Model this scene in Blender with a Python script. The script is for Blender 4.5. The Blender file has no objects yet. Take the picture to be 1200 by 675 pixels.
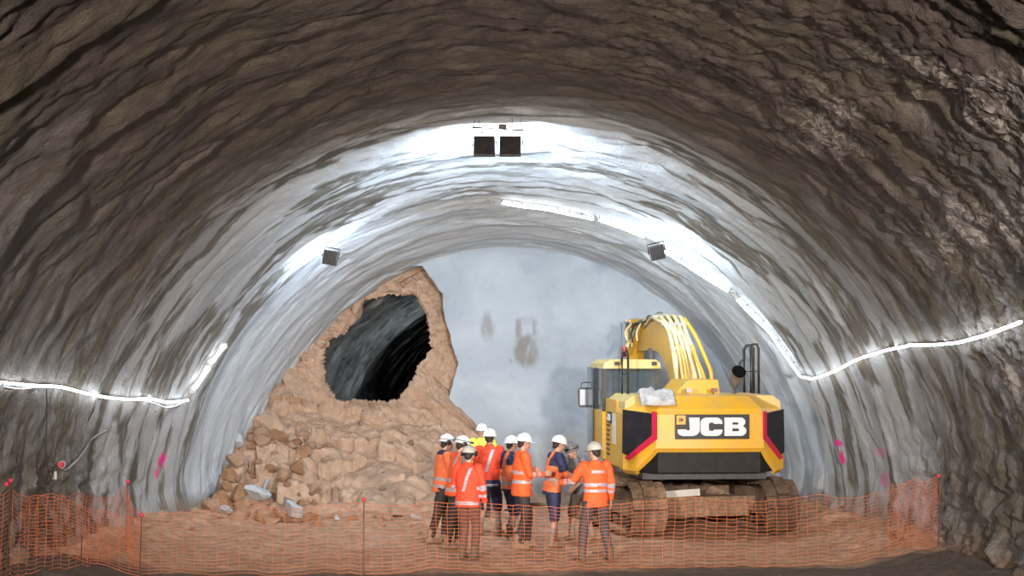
import bpy, bmesh, math, random
import numpy as np
from mathutils import Vector, Matrix, noise as mnoise
from mathutils.bvhtree import BVHTree
from mathutils.geometry import delaunay_2d_cdt, tessellate_polygon

random.seed(7); rng = np.random.default_rng(7)
S = bpy.context.scene
COL = S.collection
PI = math.pi

# ---------------------------------------------------------------- camera
F = 1900.0; PITCH = math.atan((415 - 337.5) / F); CAM = Vector((0, 0, 3.1))
cd = bpy.data.cameras.new('camera'); cd.sensor_width = 36; cd.lens = 36 * F / 1200; cd.clip_end = 300
camera = bpy.data.objects.new('camera', cd); COL.objects.link(camera)
camera.location = CAM; camera.rotation_euler = (PI / 2 + PITCH, 0, 0); S.camera = camera

def ray(px, py):
    a, b = (px - 600) / F, (337.5 - py) / F
    return Vector((a, math.cos(PITCH) - b * math.sin(PITCH), math.sin(PITCH) + b * math.cos(PITCH)))
def P(px, py, Y):
    d = ray(px, py); return CAM + d * (Y / d.y)

# ---------------------------------------------------------------- world, exposure, light
S.view_settings.view_transform = 'Standard'; S.view_settings.look = 'None'
S.view_settings.exposure = 0.0; S.view_settings.gamma = 1; S.view_settings.use_curve_mapping = False
w = bpy.data.worlds.new('warm_ambient_fill'); S.world = w; w.use_nodes = True  # added dim warm ambient fill, let in at the open tunnel end
w.node_tree.nodes['Background'].inputs[0].default_value = (0.95, 0.80, 0.72, 1)
w.node_tree.nodes['Background'].inputs[1].default_value = 0.10
FLOOD_W = 215.0; FLOOD_SIDE_W = 70.0; COOL = (0.66, 0.83, 1.0)
LED_E = 17.0

def area(name, loc, aim, power, size, color, sy=None, spread=180):
    l = bpy.data.lights.new(name, 'AREA'); l.energy = power; l.color = color; l.size = size
    if sy: l.shape = 'RECTANGLE'; l.size_y = sy
    l.spread = math.radians(spread)
    o = bpy.data.objects.new(name, l); COL.objects.link(o); o.location = loc
    o.rotation_euler = (Vector(aim) - Vector(loc)).to_track_quat('-Z', 'Y').to_euler()
    return o
# unseen warm fill lights, added behind the camera to brighten workers and floor
area('fill_light_behind_left', (-4.6, 3.0, 4.2), (-1.0, 26, 1.0), 540, 0.9, (1.0, 0.88, 0.78), spread=62)
area('fill_light_behind_right', (4.8, 3.0, 4.2), (1.5, 27, 1.0), 540, 0.9, (1.0, 0.88, 0.78), spread=62)

# ---------------------------------------------------------------- helpers
def tag(o, label=None, cat=None, group=None, kind=None):
    if label: o['label'] = label
    if cat: o['category'] = cat
    if group: o['group'] = group
    if kind: o['kind'] = kind
    return o
def empty(name, loc=(0, 0, 0), rz=0.0, label=None, cat=None, group=None):
    o = bpy.data.objects.new(name, None); o.empty_display_size = .2; COL.objects.link(o)
    o.location = loc; o.rotation_euler = (0, 0, rz); return tag(o, label, cat, group)
def link(name, me, parent=None):
    o = bpy.data.objects.new(name, me); COL.objects.link(o)
    if parent: o.parent = parent
    return o
def build(name, bm, mats, parent=None, smooth=False, bevel=0, auto=None):
    if bevel:
        bmesh.ops.bevel(bm, geom=[e for e in bm.edges if len(e.link_faces) == 2 and e.calc_face_angle(0) > .5],
                        offset=bevel, segments=2, profile=.6, affect='EDGES', clamp_overlap=True)
    bmesh.ops.recalc_face_normals(bm, faces=bm.faces)
    me = bpy.data.meshes.new(name); bm.to_mesh(me); bm.free()
    for m in (mats if isinstance(mats, (list, tuple)) else [mats]): me.materials.append(m)
    if smooth: me.polygons.foreach_set('use_smooth', [True] * len(me.polygons))
    if smooth and auto: me.set_sharp_from_angle(angle=math.radians(auto))
    return link(name, me, parent)
def pyd(name, V, Fc, mats, parent=None, smooth=True):
    me = bpy.data.meshes.new(name); me.from_pydata([tuple(v) for v in V], [], [tuple(f) for f in Fc]); me.update()
    for m in (mats if isinstance(mats, (list, tuple)) else [mats]): me.materials.append(m)
    if smooth: me.polygons.foreach_set('use_smooth', [True] * len(me.polygons))
    return link(name, me, parent)
def box(bm, c, s, M=None, mi=0):
    g = bmesh.ops.create_cube(bm, size=1, matrix=(M or Matrix.Identity(4)) @ Matrix.Translation(c) @ Matrix.Diagonal((*s, 1)))
    for v in g['verts']:
        for f in v.link_faces: f.material_index = mi
    return g['verts']
def basis(d):
    d = Vector(d).normalized(); a = Vector((0, 0, 1)) if abs(d.z) < .95 else Vector((1, 0, 0))
    u = d.cross(a).normalized(); return u, u.cross(d).normalized()
def rings(bm, rs, caps=True, mi=0):
    L = [[bm.verts.new(p) for p in r] for r in rs]
    n = len(L[0])
    for a, b in zip(L, L[1:]):
        for i in range(n):
            bm.faces.new((a[i], a[(i + 1) % n], b[(i + 1) % n], b[i])).material_index = mi
    if caps:
        bm.faces.new(L[0][::-1]).material_index = mi; bm.faces.new(L[-1]).material_index = mi
    return L
def tube(bm, pts, r, n=8, caps=True, mi=0):
    pts = [Vector(p) for p in pts]; rs = r if isinstance(r, (list, tuple)) else [r] * len(pts); out = []
    u = None
    for i, p in enumerate(pts):
        d = (pts[min(i + 1, len(pts) - 1)] - pts[max(i - 1, 0)]).normalized()
        if u is None: u, v = basis(d)
        else:
            u = (u - d * u.dot(d)).normalized(); v = d.cross(u)
        out.append([p + (u * math.cos(t) + v * math.sin(t)) * rs[i] for t in [2 * PI * k / n for k in range(n)]])
    return rings(bm, out, caps, mi)
def prism(bm, poly, axis, a, b, mi=0):
    """poly: 2d points in the plane across axis ('x': (y,z), 'y': (x,z), 'z': (x,y)), extruded from a to b"""
    def v3(p, t): return {'x': (t, p[0], p[1]), 'y': (p[0], t, p[1]), 'z': (p[0], p[1], t)}[axis]
    A = [bm.verts.new(v3(p, a)) for p in poly]; B = [bm.verts.new(v3(p, b)) for p in poly]; n = len(poly)
    fs = [bm.faces.new(A[::-1]), bm.faces.new(B)] + [bm.faces.new((A[i], A[(i + 1) % n], B[(i + 1) % n], B[i])) for i in range(n)]
    for f in fs: f.material_index = mi
    return A + B
def bez(pts, n=8):
    """catmull-rom through pts"""
    pts = [Vector(p) for p in pts]; out = []
    for i in range(len(pts) - 1):
        p0, p1, p2, p3 = pts[max(i - 1, 0)], pts[i], pts[i + 1], pts[min(i + 2, len(pts) - 1)]
        for k in range(n):
            t = k / n
            out.append(.5 * ((2 * p1) + (p2 - p0) * t + (2 * p0 - 5 * p1 + 4 * p2 - p3) * t * t + (3 * p1 - p0 - 3 * p2 + p3) * t ** 3))
    return out + [pts[-1]]

# numpy gradient noise
_perm = rng.permutation(256); _perm = np.concatenate([_perm, _perm, _perm])
_g = rng.normal(size=(256, 3)); _g /= np.linalg.norm(_g, axis=1, keepdims=True)
def perlin(x, y, z=0.0):
    x, y, z = np.broadcast_arrays(np.asarray(x, float), np.asarray(y, float), np.asarray(z, float))
    xi, yi, zi = np.floor(x).astype(int), np.floor(y).astype(int), np.floor(z).astype(int)
    fx, fy, fz = x - xi, y - yi, z - zi; xi &= 255; yi &= 255; zi &= 255
    u, v, w_ = [t * t * t * (t * (t * 6 - 15) + 10) for t in (fx, fy, fz)]
    def g(a, b, c):
        h = _perm[_perm[_perm[xi + a] + yi + b] + zi + c]; gg = _g[h]
        return gg[..., 0] * (fx - a) + gg[..., 1] * (fy - b) + gg[..., 2] * (fz - c)
    L = lambda a, b, t: a + (b - a) * t
    return 1.6 * L(L(L(g(0,0,0), g(1,0,0), u), L(g(0,1,0), g(1,1,0), u), v), L(L(g(0,0,1), g(1,0,1), u), L(g(0,1,1), g(1,1,1), u), v), w_)
def fbm(x, y, z=0.0, o=4, gain=.5):
    s, a, t = 0, 1, 0
    for i in range(o):
        s = s + a * perlin(np.asarray(x) * 2 ** i + 17.3 * i, np.asarray(y) * 2 ** i + 5.1 * i, np.asarray(z) * 2 ** i); t += a; a *= gain
    return s / t
def sm(a, b, x): t = np.clip((np.asarray(x) - a) / (b - a), 0, 1); return t * t * (3 - 2 * t)

# ---------------------------------------------------------------- materials
class NT:
    def __init__(s, name):
        s.m = bpy.data.materials.new(name); s.m.use_nodes = True; s.t = s.m.node_tree; s.b = s.t.nodes['Principled BSDF']
    def n(s, typ, **kw):
        x = s.t.nodes.new(typ)
        for k, v in kw.items():
            if k.startswith('i_'):
                k = k[2:]; x.inputs[int(k) if k.isdigit() else k].default_value = v
            else: setattr(x, k, v)
        return x
    def l(s, a, b): s.t.links.new(a, b)
    def coord(s, attr=None, scale=(1, 1, 1)):
        if attr: a = s.n('ShaderNodeAttribute', attribute_name=attr).outputs['Vector']
        else: a = s.n('ShaderNodeTexCoord').outputs['Object']
        m = s.n('ShaderNodeMapping'); m.inputs['Scale'].default_value = scale; s.l(a, m.inputs[0]); return m.outputs[0]
    def noise(s, vec, scale, detail=4, rough=.55, dist=0):
        x = s.n('ShaderNodeTexNoise'); x.inputs['Scale'].default_value = scale; x.inputs['Detail'].default_value = detail
        x.inputs['Roughness'].default_value = rough; x.inputs['Distortion'].default_value = dist; s.l(vec, x.inputs['Vector']); return x.outputs[0]
    def ramp(s, fac, stops):
        r = s.n('ShaderNodeValToRGB'); e = r.color_ramp.elements
        while len(e) < len(stops): e.new(.5)
        for i, (p, c) in enumerate(stops): e[i].position = p; e[i].color = (*c, 1) if len(c) == 3 else c
        s.l(fac, r.inputs[0]); return r.outputs[0]
    def mix(s, fac, a, b, mode='MIX'):
        x = s.n('ShaderNodeMix', data_type='RGBA', blend_type=mode)
        for k, v in ((0, fac), (6, a), (7, b)):
            if hasattr(v, 'links'): s.l(v, x.inputs[k])
            else: x.inputs[k].default_value = v if k == 0 else (*v, 1)
        return x.outputs[2]
    def math(s, op, a, b=None):
        x = s.n('ShaderNodeMath', operation=op)
        for k, v in ((0, a), (1, b)):
            if v is None: continue
            if hasattr(v, 'links'): s.l(v, x.inputs[k])
            else: x.inputs[k].default_value = v
        return x.outputs[0]
    def bump(s, h, strength, dist=.02, prev=None):
        b = s.n('ShaderNodeBump'); b.inputs['Strength'].default_value = strength; b.inputs['Distance'].default_value = dist
        s.l(h, b.inputs['Height'])
        if prev: s.l(prev, b.inputs['Normal'])
        return b.outputs[0]
    def out(s, col=None, rough=None, normal=None):
        for k, v in (('Base Color', col), ('Roughness', rough), ('Normal', normal)):
            if v is None: continue
            if hasattr(v, 'links'): s.l(v, s.b.inputs[k])
            else: s.b.inputs[k].default_value = (*v, 1) if k == 'Base Color' else v
        return s.m
def simple(name, col, rough=.6, metal=0.0, dirt=None, dirt_amt=.4, scale=6, bump=.0, spec=.5, trans=0):
    t = NT(name); vec = t.coord()
    t.b.inputs['Metallic'].default_value = metal; t.b.inputs['Specular IOR Level'].default_value = spec
    if trans: t.b.inputs['Transmission Weight'].default_value = trans
    n = t.noise(vec, scale, 5, .6)
    c2 = dirt or tuple(x * .75 for x in col)
    f = t.ramp(n, [(.42, (0, 0, 0)), (.68, (1, 1, 1))])
    c = t.mix(t.math('MULTIPLY', f, dirt_amt), col, c2)
    nn = t.bump(t.noise(vec, scale * 4, 3), bump, .01) if bump else None
    return t.out(c, rough, nn)
def emit(name, col, e):
    t = NT(name); t.b.inputs['Base Color'].default_value = (*col, 1); t.b.inputs['Emission Color'].default_value = (*col, 1)
    t.b.inputs['Emission Strength'].default_value = e; return t.m

def lining_material():
    t = NT('sprayed_concrete'); A = lambda n: t.n('ShaderNodeAttribute', attribute_name=n).outputs['Fac']
    arc = t.coord('arc'); st = t.coord('arc', (.45, 2.2, 1))
    n1 = t.noise(st, 1.1, 7, .62, .6); n2 = t.noise(arc, 1.6, 6, .6); n3 = t.noise(t.coord('arc', (.7, 1.6, 1)), 9, 5, .65)
    base = t.mix(t.ramp(n1, [(.38, (0, 0, 0)), (.62, (1, 1, 1))]), (.25, .25, .25), (.43, .43, .43))
    base = t.mix(t.ramp(n3, [(.30, (0, 0, 0)), (.75, (1, 1, 1))]), t.mix(.55, base, (.16, .155, .15)), base)
    base = t.mix(A('fresh_lit'), base, t.mix(n1, (.62, .68, .74), (.78, .82, .86)))                 # newer rings, made paler and bluer to put the floodlight into the colour
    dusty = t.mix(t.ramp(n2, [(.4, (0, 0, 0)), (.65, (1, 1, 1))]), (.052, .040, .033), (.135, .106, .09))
    base = t.mix(A('dusty'), base, dusty)                                                          # old rings: smoked brown, plus the dim unlit crown put into the colour
    dm = t.math('MULTIPLY', A('damp_dark'), t.ramp(t.noise(st, 4.0, 5, .6, .3), [(.30, (0, 0, 0)), (.50, (1, 1, 1))]))
    base = t.mix(t.math('MULTIPLY', dm, .88), base, (.105, .088, .062))
    lime = t.math('MULTIPLY', A('lime'), t.ramp(t.noise(t.coord('arc', (1.0, 1.3, 1)), 5, 7, .75, 1.8), [(.47, (0, 0, 0)), (.56, (1, 1, 1))]))
    base = t.mix(t.math('MULTIPLY', lime, .75), base, (.55, .51, .48))
    base = t.mix(A('mud'), base, t.mix(n2, (.21, .12, .07), (.36, .22, .14)))
    base = t.mix(A('paint'), base, (.85, .04, .30))
    b1 = t.bump(n3, .75, .06); b2 = t.bump(t.noise(arc, 30, 4, .7), 1.0, .03, b1)
    rg = t.mix(A('damp_dark'), (.82, .82, .82), (.5, .5, .5))
    return t.out(base, t.n('ShaderNodeSeparateColor') and .8, b2)
M_LIN = lining_material()

def earth_material(name, ca, cb, cc, sc=1.0, near_dark=False):
    t = NT(name); v = t.coord()
    n1 = t.noise(v, .9 * sc, 6, .6, .3); n2 = t.noise(v, 5 * sc, 6, .65); n3 = t.noise(v, 30 * sc, 4, .6)
    c = t.mix(t.ramp(n1, [(.35, (0, 0, 0)), (.65, (1, 1, 1))]), ca, cb)
    c = t.mix(t.ramp(n2, [(.42, (0, 0, 0)), (.72, (1, 1, 1))]), c, cc)
    if near_dark:
        c = t.mix(t.n('ShaderNodeAttribute', attribute_name='near_dark').outputs['Fac'], c, t.mix(n2, (.05, .038, .03), (.115, .085, .062)))
    b = t.bump(n3, .5, .02, t.bump(n2, .6, .06))
    return t.out(c, .85, b)
M_SOIL = earth_material('brown_clay_soil', (.34, .205, .13), (.45, .295, .20), (.50, .36, .26), 1.0)
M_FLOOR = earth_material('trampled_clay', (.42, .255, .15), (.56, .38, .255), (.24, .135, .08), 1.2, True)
M_ROCK = earth_material('clay_rock', (.36, .215, .13), (.46, .30, .20), (.27, .16, .105), 2.5)
M_ROCK2 = earth_material('rust_rock', (.36, .17, .075), (.42, .24, .13), (.20, .11, .07), 3)
M_CHUNK = earth_material('pale_concrete_chunk', (.48, .52, .56), (.62, .65, .68), (.35, .36, .36), 2)
M_GREY = earth_material('grey_rock', (.20, .20, .19), (.32, .31, .29), (.12, .12, .12), 2)

def face_material():
    t = NT('face_sprayed_concrete'); v = t.coord(); A = lambda n: t.n('ShaderNodeAttribute', attribute_name=n).outputs['Fac']
    n1 = t.noise(v, .6, 6, .6, .5); n2 = t.noise(v, 6, 5, .6); n3 = t.noise(v, 40, 3, .6)
    c = t.mix(t.ramp(n1, [(.35, (0, 0, 0)), (.65, (1, 1, 1))]), (.31, .36, .41), (.41, .465, .515))
    c = t.mix(t.math('MULTIPLY', A('stain'), t.ramp(t.noise(t.coord(None, (3, 1, .7)), 3, 5, .6), [(.25, (0, 0, 0)), (.5, (1, 1, 1))])), c, (.22, .22, .21))
    c = t.mix(A('crack'), c, (.20, .21, .23))
    c = t.mix(A('mud'), c, (.30, .25, .21))
    return t.out(c, .8, t.bump(n3, .4, .012, t.bump(n2, .5, .05)))
M_FACE = face_material()

# ---------------------------------------------------------------- tunnel lining
_RY = [-8, 12, 16, 20, 24.75, 25.05, 25.25, 25.7, 27.3, 27.42, 27.6, 29.9, 30.1, 30.3, 31.6, 31.72, 31.9, 33.3, 33.42, 33.6, 35.0, 35.1, 35.3, 36.6, 38.2]
_RR = [8.1, 7.85, 7.55, 7.2, 6.84, 6.80, 6.95, 6.95, 6.52, 6.50, 6.64, 6.10, 6.08, 6.30, 5.98, 5.97, 6.06, 5.78, 5.77, 5.85, 5.62, 5.61, 5.68, 5.50, 5.44]
def lining_r(th, Y):
    aw = th * 6.5
    warp = .35 * fbm(aw * .16, Y * .10, 3.1, 3) + .10 * perlin(aw * .6, Y * .4, 9.0)
    Yw = Y + warp
    r = np.interp(Yw, _RY, _RR)
    near = 1 - sm(22, 27, Y)
    # ring after ring of sprayed concrete, about a metre apart, each a soft shingle that comes and goes
    ph = (Yw * .92 + .8 * perlin(aw * .22, Y * .33, 7.7) + .2 * perlin(aw * .9, Y * .9, 17.7)) % 1.0
    shing = np.where(ph < .82, ph / .82, (1 - ph) / .18)
    gate = np.clip(.25 + 1.5 * perlin(aw * .28, Y * .6, 21.0), 0, 1)
    r = r - (.07 + .09 * near) * gate * (shing - .5)
    cre = np.abs(perlin(aw * .20 + .4 * perlin(aw * .7, Y * .7, 4), Y * 1.25 + .5 * perlin(aw * .5, Y * .5, 8), 61.0))
    r = r + (.045 + .03 * near) * sm(.16, .0, cre) * sm(-.1, .35, perlin(aw * .4, Y * .5, 66.0))
    r = r + .035 * (1 - near) * sm(.10, .0, np.abs(perlin(aw * .14 + 3, Y * 1.0 + .4 * perlin(aw * .5, Y * .5, 80), 71.0)))
    r = r + (.05 + .10 * near) * fbm(aw * .6, Y * .85, 4.4, 5, .55) + (.030 + .035 * near) * fbm(aw * 1.5, Y * 2.1, 8.0, 5, .6)
    r = r + (.03 + .07 * near) * (np.abs(fbm(aw * 1.1, Y * 1.6, 88.0, 4, .55)) - .1)
    rough = sm(0.55, .95, np.cos(th - .72)) * (1 - sm(20.5, 24, Y))          # shaggy rock on the upper right
    r = r + rough * (.34 * np.abs(fbm(aw * 1.3, Y * 1.3, 33.0, 5, .62)) - .03)
    r = r + .30 * (1 - sm(18, 24.5, Y)) * np.abs(fbm(aw * .34, Y * .42, 13.0, 3)) 
    # wall feet flare inwards in splashed lumps
    h = np.minimum(th, PI - th)
    r = r - sm(.16, .0, h) * (.16 + .14 * perlin(aw * 2, Y * 1.4, 71))
    r = r - (1 - sm(24.5, 29, Y)) * sm(.42, .02, h) * (.05 + .62 * np.abs(fbm(aw * 1.2, Y * 1.1, 44, 5, .6)))
    return r
TH0, TH1, NT_, = -.05, PI + .05, 560
ths = np.linspace(TH0, TH1, NT_)
Ys = np.concatenate([np.arange(-6, 12, .25), np.arange(12, 38.0, .05)])
TT, YY = np.meshgrid(ths, Ys)
RRr = lining_r(TT, YY)
CX = -.05
XX = CX + RRr * np.cos(TT); ZZ = RRr * np.sin(TT)
ny, nt = TT.shape
V = np.stack([XX, YY, ZZ], -1)
du = np.zeros_like(V); du[:, 1:-1] = V[:, 2:] - V[:, :-2]; du[:, 0] = V[:, 1] - V[:, 0]; du[:, -1] = V[:, -1] - V[:, -2]
dv = np.zeros_like(V); dv[1:-1] = V[2:] - V[:-2]; dv[0] = V[1] - V[0]; dv[-1] = V[-1] - V[-2]
Nn = np.cross(dv, du); Nn /= np.linalg.norm(Nn, axis=-1, keepdims=True)
inw = -np.stack([np.cos(TT), 0 * TT, np.sin(TT)], -1)
Nn *= np.sign((Nn * inw).sum(-1, keepdims=True))
aw = TT * 6.5
d_y = Nn[..., 1]                                                             # >0 : the side turned to the face
fr = sm(24.2, 25.2, YY + .5 * fbm(aw * .3, YY * .3, 1.0, 3)) * (.72 + .28 * sm(28.6, 30.2, YY))
wallish = 1 - sm(.75, 1.15, np.minimum(TT, PI - TT))
a_fresh_lit = np.clip(fr * (1 - .62 * wallish * (1 - sm(29.5, 32, YY))), 0, 1)
a_dusty_dim = np.clip((1 - sm(23.0, 25.2, YY)) * (.25 + .75 * sm(.35, 1.05, np.minimum(TT, PI - TT) + .25 * fbm(aw * .4, YY * .3, 91, 3))), 0, 1)
st = fbm(aw * .42, YY * 1.75 + .7 * perlin(aw * .3, YY * .3, 5), 41.0, 3, .45)
a_damp_dark = sm(.10, .155, st) * (1 - .9 * sm(29.5, 31, YY)) * (1 - .4 * sm(1.15, 1.45, np.minimum(TT, PI - TT)))
st2 = fbm(aw * .22, YY * 3.1 + .9 * perlin(aw * .25, YY * .3, 5), 61.0, 3, .5)
a_damp_dark = np.maximum(a_damp_dark, 1.0 * sm(.17, .22, st2) * (1 - .72 * sm(29.8, 31, YY)))  # thin dark bands and crevice patches along the rings
a_damp_dark = np.maximum(a_damp_dark, (1 - sm(24, 27, YY)) * sm(.42, .12, np.minimum(TT, PI - TT)) * .9)  # darker towards the near wall feet
a_lime = sm(.90, .985, np.cos(TT - .66)) * (1 - sm(20.8, 22.6, YY)) * sm(12, 15, YY) * sm(-.12, .18, fbm(aw * .5, YY * .5, 101, 3))
a_mud = sm(.55, .0, ZZ + .35 * fbm(aw * 1.2, YY * 1.0, 77, 4)) * .85
for (cx, cz, cy, sx, sz) in []: pass
FACES = []
def lining_piece(name, i0, i1, extra):
    idx = np.arange(i0, i1)
    sub = lambda A: A[:, i0:i1].reshape(-1, *A.shape[2:])
    m = i1 - i0
    q = (np.arange(ny - 1)[:, None] * m + np.arange(m - 1)[None, :]).reshape(-1)
    quads = np.stack([q, q + 1, q + m + 1, q + m], -1)
    me = bpy.data.meshes.new(name)
    me.vertices.add(ny * m); me.vertices.foreach_set('co', sub(V).reshape(-1))
    me.loops.add(quads.size); me.loops.foreach_set('vertex_index', quads.reshape(-1).astype(np.int32))
    me.polygons.add(len(quads)); me.polygons.foreach_set('loop_start', np.arange(0, quads.size, 4, dtype=np.int32))
    me.update(calc_edges=True); me.polygons.foreach_set('use_smooth', [True] * len(quads))
    me.normals_split_custom_set_from_vertices(sub(Nn))
    at = me.attributes.new('arc', 'FLOAT_VECTOR', 'POINT')
    at.data.foreach_set('vector', np.stack([sub(aw), sub(YY), sub(RRr) * 0], -1).reshape(-1))
    for k, A in extra.items():
        at = me.attributes.new(k, 'FLOAT', 'POINT'); at.data.foreach_set('value', sub(A).reshape(-1).astype(np.float32))
    me.materials.append(M_LIN)
    o = link(name, me); tag(o, kind='structure'); return o
# a clean analytic shell for placing fixtures on the lining
_q = []
sV = V[::2, ::2].reshape(-1, 3); sny, snt = V[::2, ::2].shape[:2]
for j in range(sny - 1):
    b = j * snt
    _q += [(b + i, b + i + 1, b + snt + i + 1, b + snt + i) for i in range(snt - 1)]
LBVH = BVHTree.FromPolygons([tuple(v) for v in sV], _q)
def on_lining(px, py, off=.05):
    d = ray(px, py).normalized(); hit, nrm, _, _ = LBVH.ray_cast(CAM, d)
    c = Vector((CX, hit.y, 0)); inn = (c - hit); inn.y = 0; inn.normalize()
    return hit + inn * off, inn
a_paint = np.zeros_like(TT)
for (px, py, rx, ry, amt, sd) in [(189, 540, .05, .15, 1, 0), (184, 554, .03, .10, .8, 1), (982, 520, .07, .07, 1, 2), (987, 537, .045, .13, 1, 3), (1032, 530, .10, .10, .35, 4), (1040, 562, .12, .13, .35, 5)]:
    h, _ = on_lining(px, py, 0); th_ = math.atan2(h.z, h.x - CX)
    D = ((YY - h.y) / (rx * 2.4)) ** 2 + ((TT - th_) * 6.3 / ry) ** 2
    a_paint = np.maximum(a_paint, amt * sm(1.25, .7, D + .9 * fbm(aw * 5, YY * 5, 3 + sd, 3)))
ATT = dict(fresh_lit=a_fresh_lit, dusty=a_dusty_dim, damp_dark=a_damp_dark, lime=a_lime, mud=a_mud, paint=a_paint)
k1, k2 = int(nt * .30), int(nt * .70)
lining_piece('wall_right', 0, k1 + 1, ATT); lining_piece('ceiling', k1, k2 + 1, ATT); lining_piece('wall_left', k2, nt, ATT)

# ---------------------------------------------------------------- floor
def floor_z(X, Y):
    z = .05 * fbm(X * .5, Y * .5, 3, 4) - .05 * sm(.12, .0, np.abs(perlin(X * .35 + .12 * Y, Y * .09, 5)))  + .022 * fbm(X * 3, Y * 2.2, 8, 4)
    z = z + .05 * np.abs(fbm(X * 1.2, Y * 4.0, 12, 3)) + .03 * fbm(X * 5, Y * 4, 28, 3)
    edge = sm(4.7, 6.6, np.abs(X + .05) + (Y - 25) * .07 + .35 * fbm(X * .8, Y * .8, 2, 3))
    z = z + edge * (.22 + .30 * np.abs(fbm(X * 1.3, Y * 1.3, 31, 5)))
    return z - .02
fx = np.linspace(-9, 9, 361); fy = np.concatenate([np.arange(-6, 18, .3), np.arange(18, 38, .055)])
FX, FY = np.meshgrid(fx, fy); FZ = floor_z(FX, FY)
me = bpy.data.meshes.new('floor'); m = len(fx); n_ = len(fy)
q = (np.arange(n_ - 1)[:, None] * m + np.arange(m - 1)[None, :]).reshape(-1); quads = np.stack([q, q + 1, q + m + 1, q + m], -1)
me.vertices.add(m * n_); me.vertices.foreach_set('co', np.stack([FX, FY, FZ], -1).reshape(-1))
me.loops.add(quads.size); me.loops.foreach_set('vertex_index', quads.reshape(-1).astype(np.int32))
me.polygons.add(len(quads)); me.polygons.foreach_set('loop_start', np.arange(0, quads.size, 4, dtype=np.int32)); me.update(calc_edges=True)
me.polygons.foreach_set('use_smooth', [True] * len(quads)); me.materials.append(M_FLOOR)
at = me.attributes.new('near_dark', 'FLOAT', 'POINT')
near_dark = sm(.5, -.5, FY - (23.45 + .12 * np.clip(FX, 0, 9)) + .9 * fbm(FX * .6, FY * 1.0, 6, 4))  # floor turns darker towards the camera, edge broken by noise
at.data.foreach_set('value', near_dark.reshape(-1).astype(np.float32))
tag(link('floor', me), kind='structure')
def gz(x, y): return float(floor_z(np.array([x]), np.array([y]))[0])

# ---------------------------------------------------------------- soil behind the broken face, with the breakthrough hole, and the muck pile
HOLE = [(380,415),(387,399),(402,392),(421,373),(428,353),(455,345),(486,348),(499,367),(502,392),(506,408),(493,425),(484,440),(467,467),(440,471),(415,468),(397,470),(386,457),(381,442),(380,428)]
HY =   [36.2,36.4,36.5,36.7,36.8,36.9,36.9,36.8,36.8,36.7,36.6,36.4,36.2,36.1,36.0,36.0,36.0,36.1,36.2]
OUT =  [(283,432,36.1),(322,380,36.4),(358,348,36.7),(394,330,36.9),(428,311,37.0),(470,300,37.0),(504,302,37.0),(528,352,37.0),(533,382,37.0),(544,425,37.0),(536,468,36.95),(566,508,36.35),
        (640,592,33.4),(560,603,31.7),(430,604,31.6),(350,606,31.5),(285,607,31.4),(252,592,31.6),(268,500,34.6)]
NU, NV = 640, 150
def closed(pts, n):
    pts = np.array(pts, float); k = len(pts); seg = np.linalg.norm(np.roll(pts, -1, 0) - pts, axis=1); out = []
    for s in np.arange(n) * k / n:
        i = int(s); t = s - i; out.append(pts[i] * (1 - t) + pts[(i + 1) % k] * t)
    return np.array(out)
HP = closed([P(x, y, Y) for (x, y), Y in zip(HOLE, HY)], NU); OP = closed([P(x, y, Y) for x, y, Y in OUT], NU)
hc = HP.mean(0)
ang = np.arange(NU) / NU * 2 * PI
jag = .10 * fbm(np.cos(ang) * 5, np.sin(ang) * 5, 1, 5, .65) + .05 * fbm(np.cos(ang) * 18, np.sin(ang) * 18, 4, 3, .6)
dirh = HP - hc; dirh[:, 1] = 0; dirh /= np.linalg.norm(dirh, axis=1, keepdims=True); HP0 = HP.copy(); HP = HP + dirh * jag[:, None] * 1.3
Vs = []
BK = 12
for j in range(BK, 0, -1):
    t = j / BK; Vs.append(HP + np.array([0, 1.5 * t, 0]) + dirh * (.32 * t + .10 * fbm(HP[:, 0] * 2, HP[:, 2] * 2, t * 3, 3)[:, None]))
dOH = np.linalg.norm(OP - HP, axis=1)
sl = sm(1.9, .0, OP[:, 2]) * (OP[:, 1] < 35.5)                            # where the outer rim lies on the floor
for j in range(NV):
    t = j / (NV - 1); W = HP0 * (1 - t) + OP * t + (HP - HP0) * math.exp(-t * 13)
    W[:, 2] -= sl * .34 * math.sin(PI * t) ; W[:, 1] += sl * .25 * math.sin(PI * t)
    Vs.append(W)
Vs = np.array(Vs)
Z1 = Vs[BK:]
amp = np.minimum(1, np.linspace(0, 1, NV)[:, None] * 9) * np.minimum(1, (1 - np.linspace(0, 1, NV)[:, None]) * 7 + .25)
x, y, z = Z1[..., 0], Z1[..., 1], Z1[..., 2]
lump = .34 * (np.abs(fbm(x * .9, z * 1.1, y * .7, 5, .58)) - .12) + .10 * (np.abs(fbm(x * 3.2, z * 3.5, y * 3, 4, .6)) - .1)
def facet(x, y, z, s, sd):                                                # blocky break-up: piecewise planes
    q = fbm(x * s, y * s, z * s + sd, 2); return np.floor(q * 7) / 7 - q * .35
lump = lump + .10 * facet(x, y, z, .9, 3.0)
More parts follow.
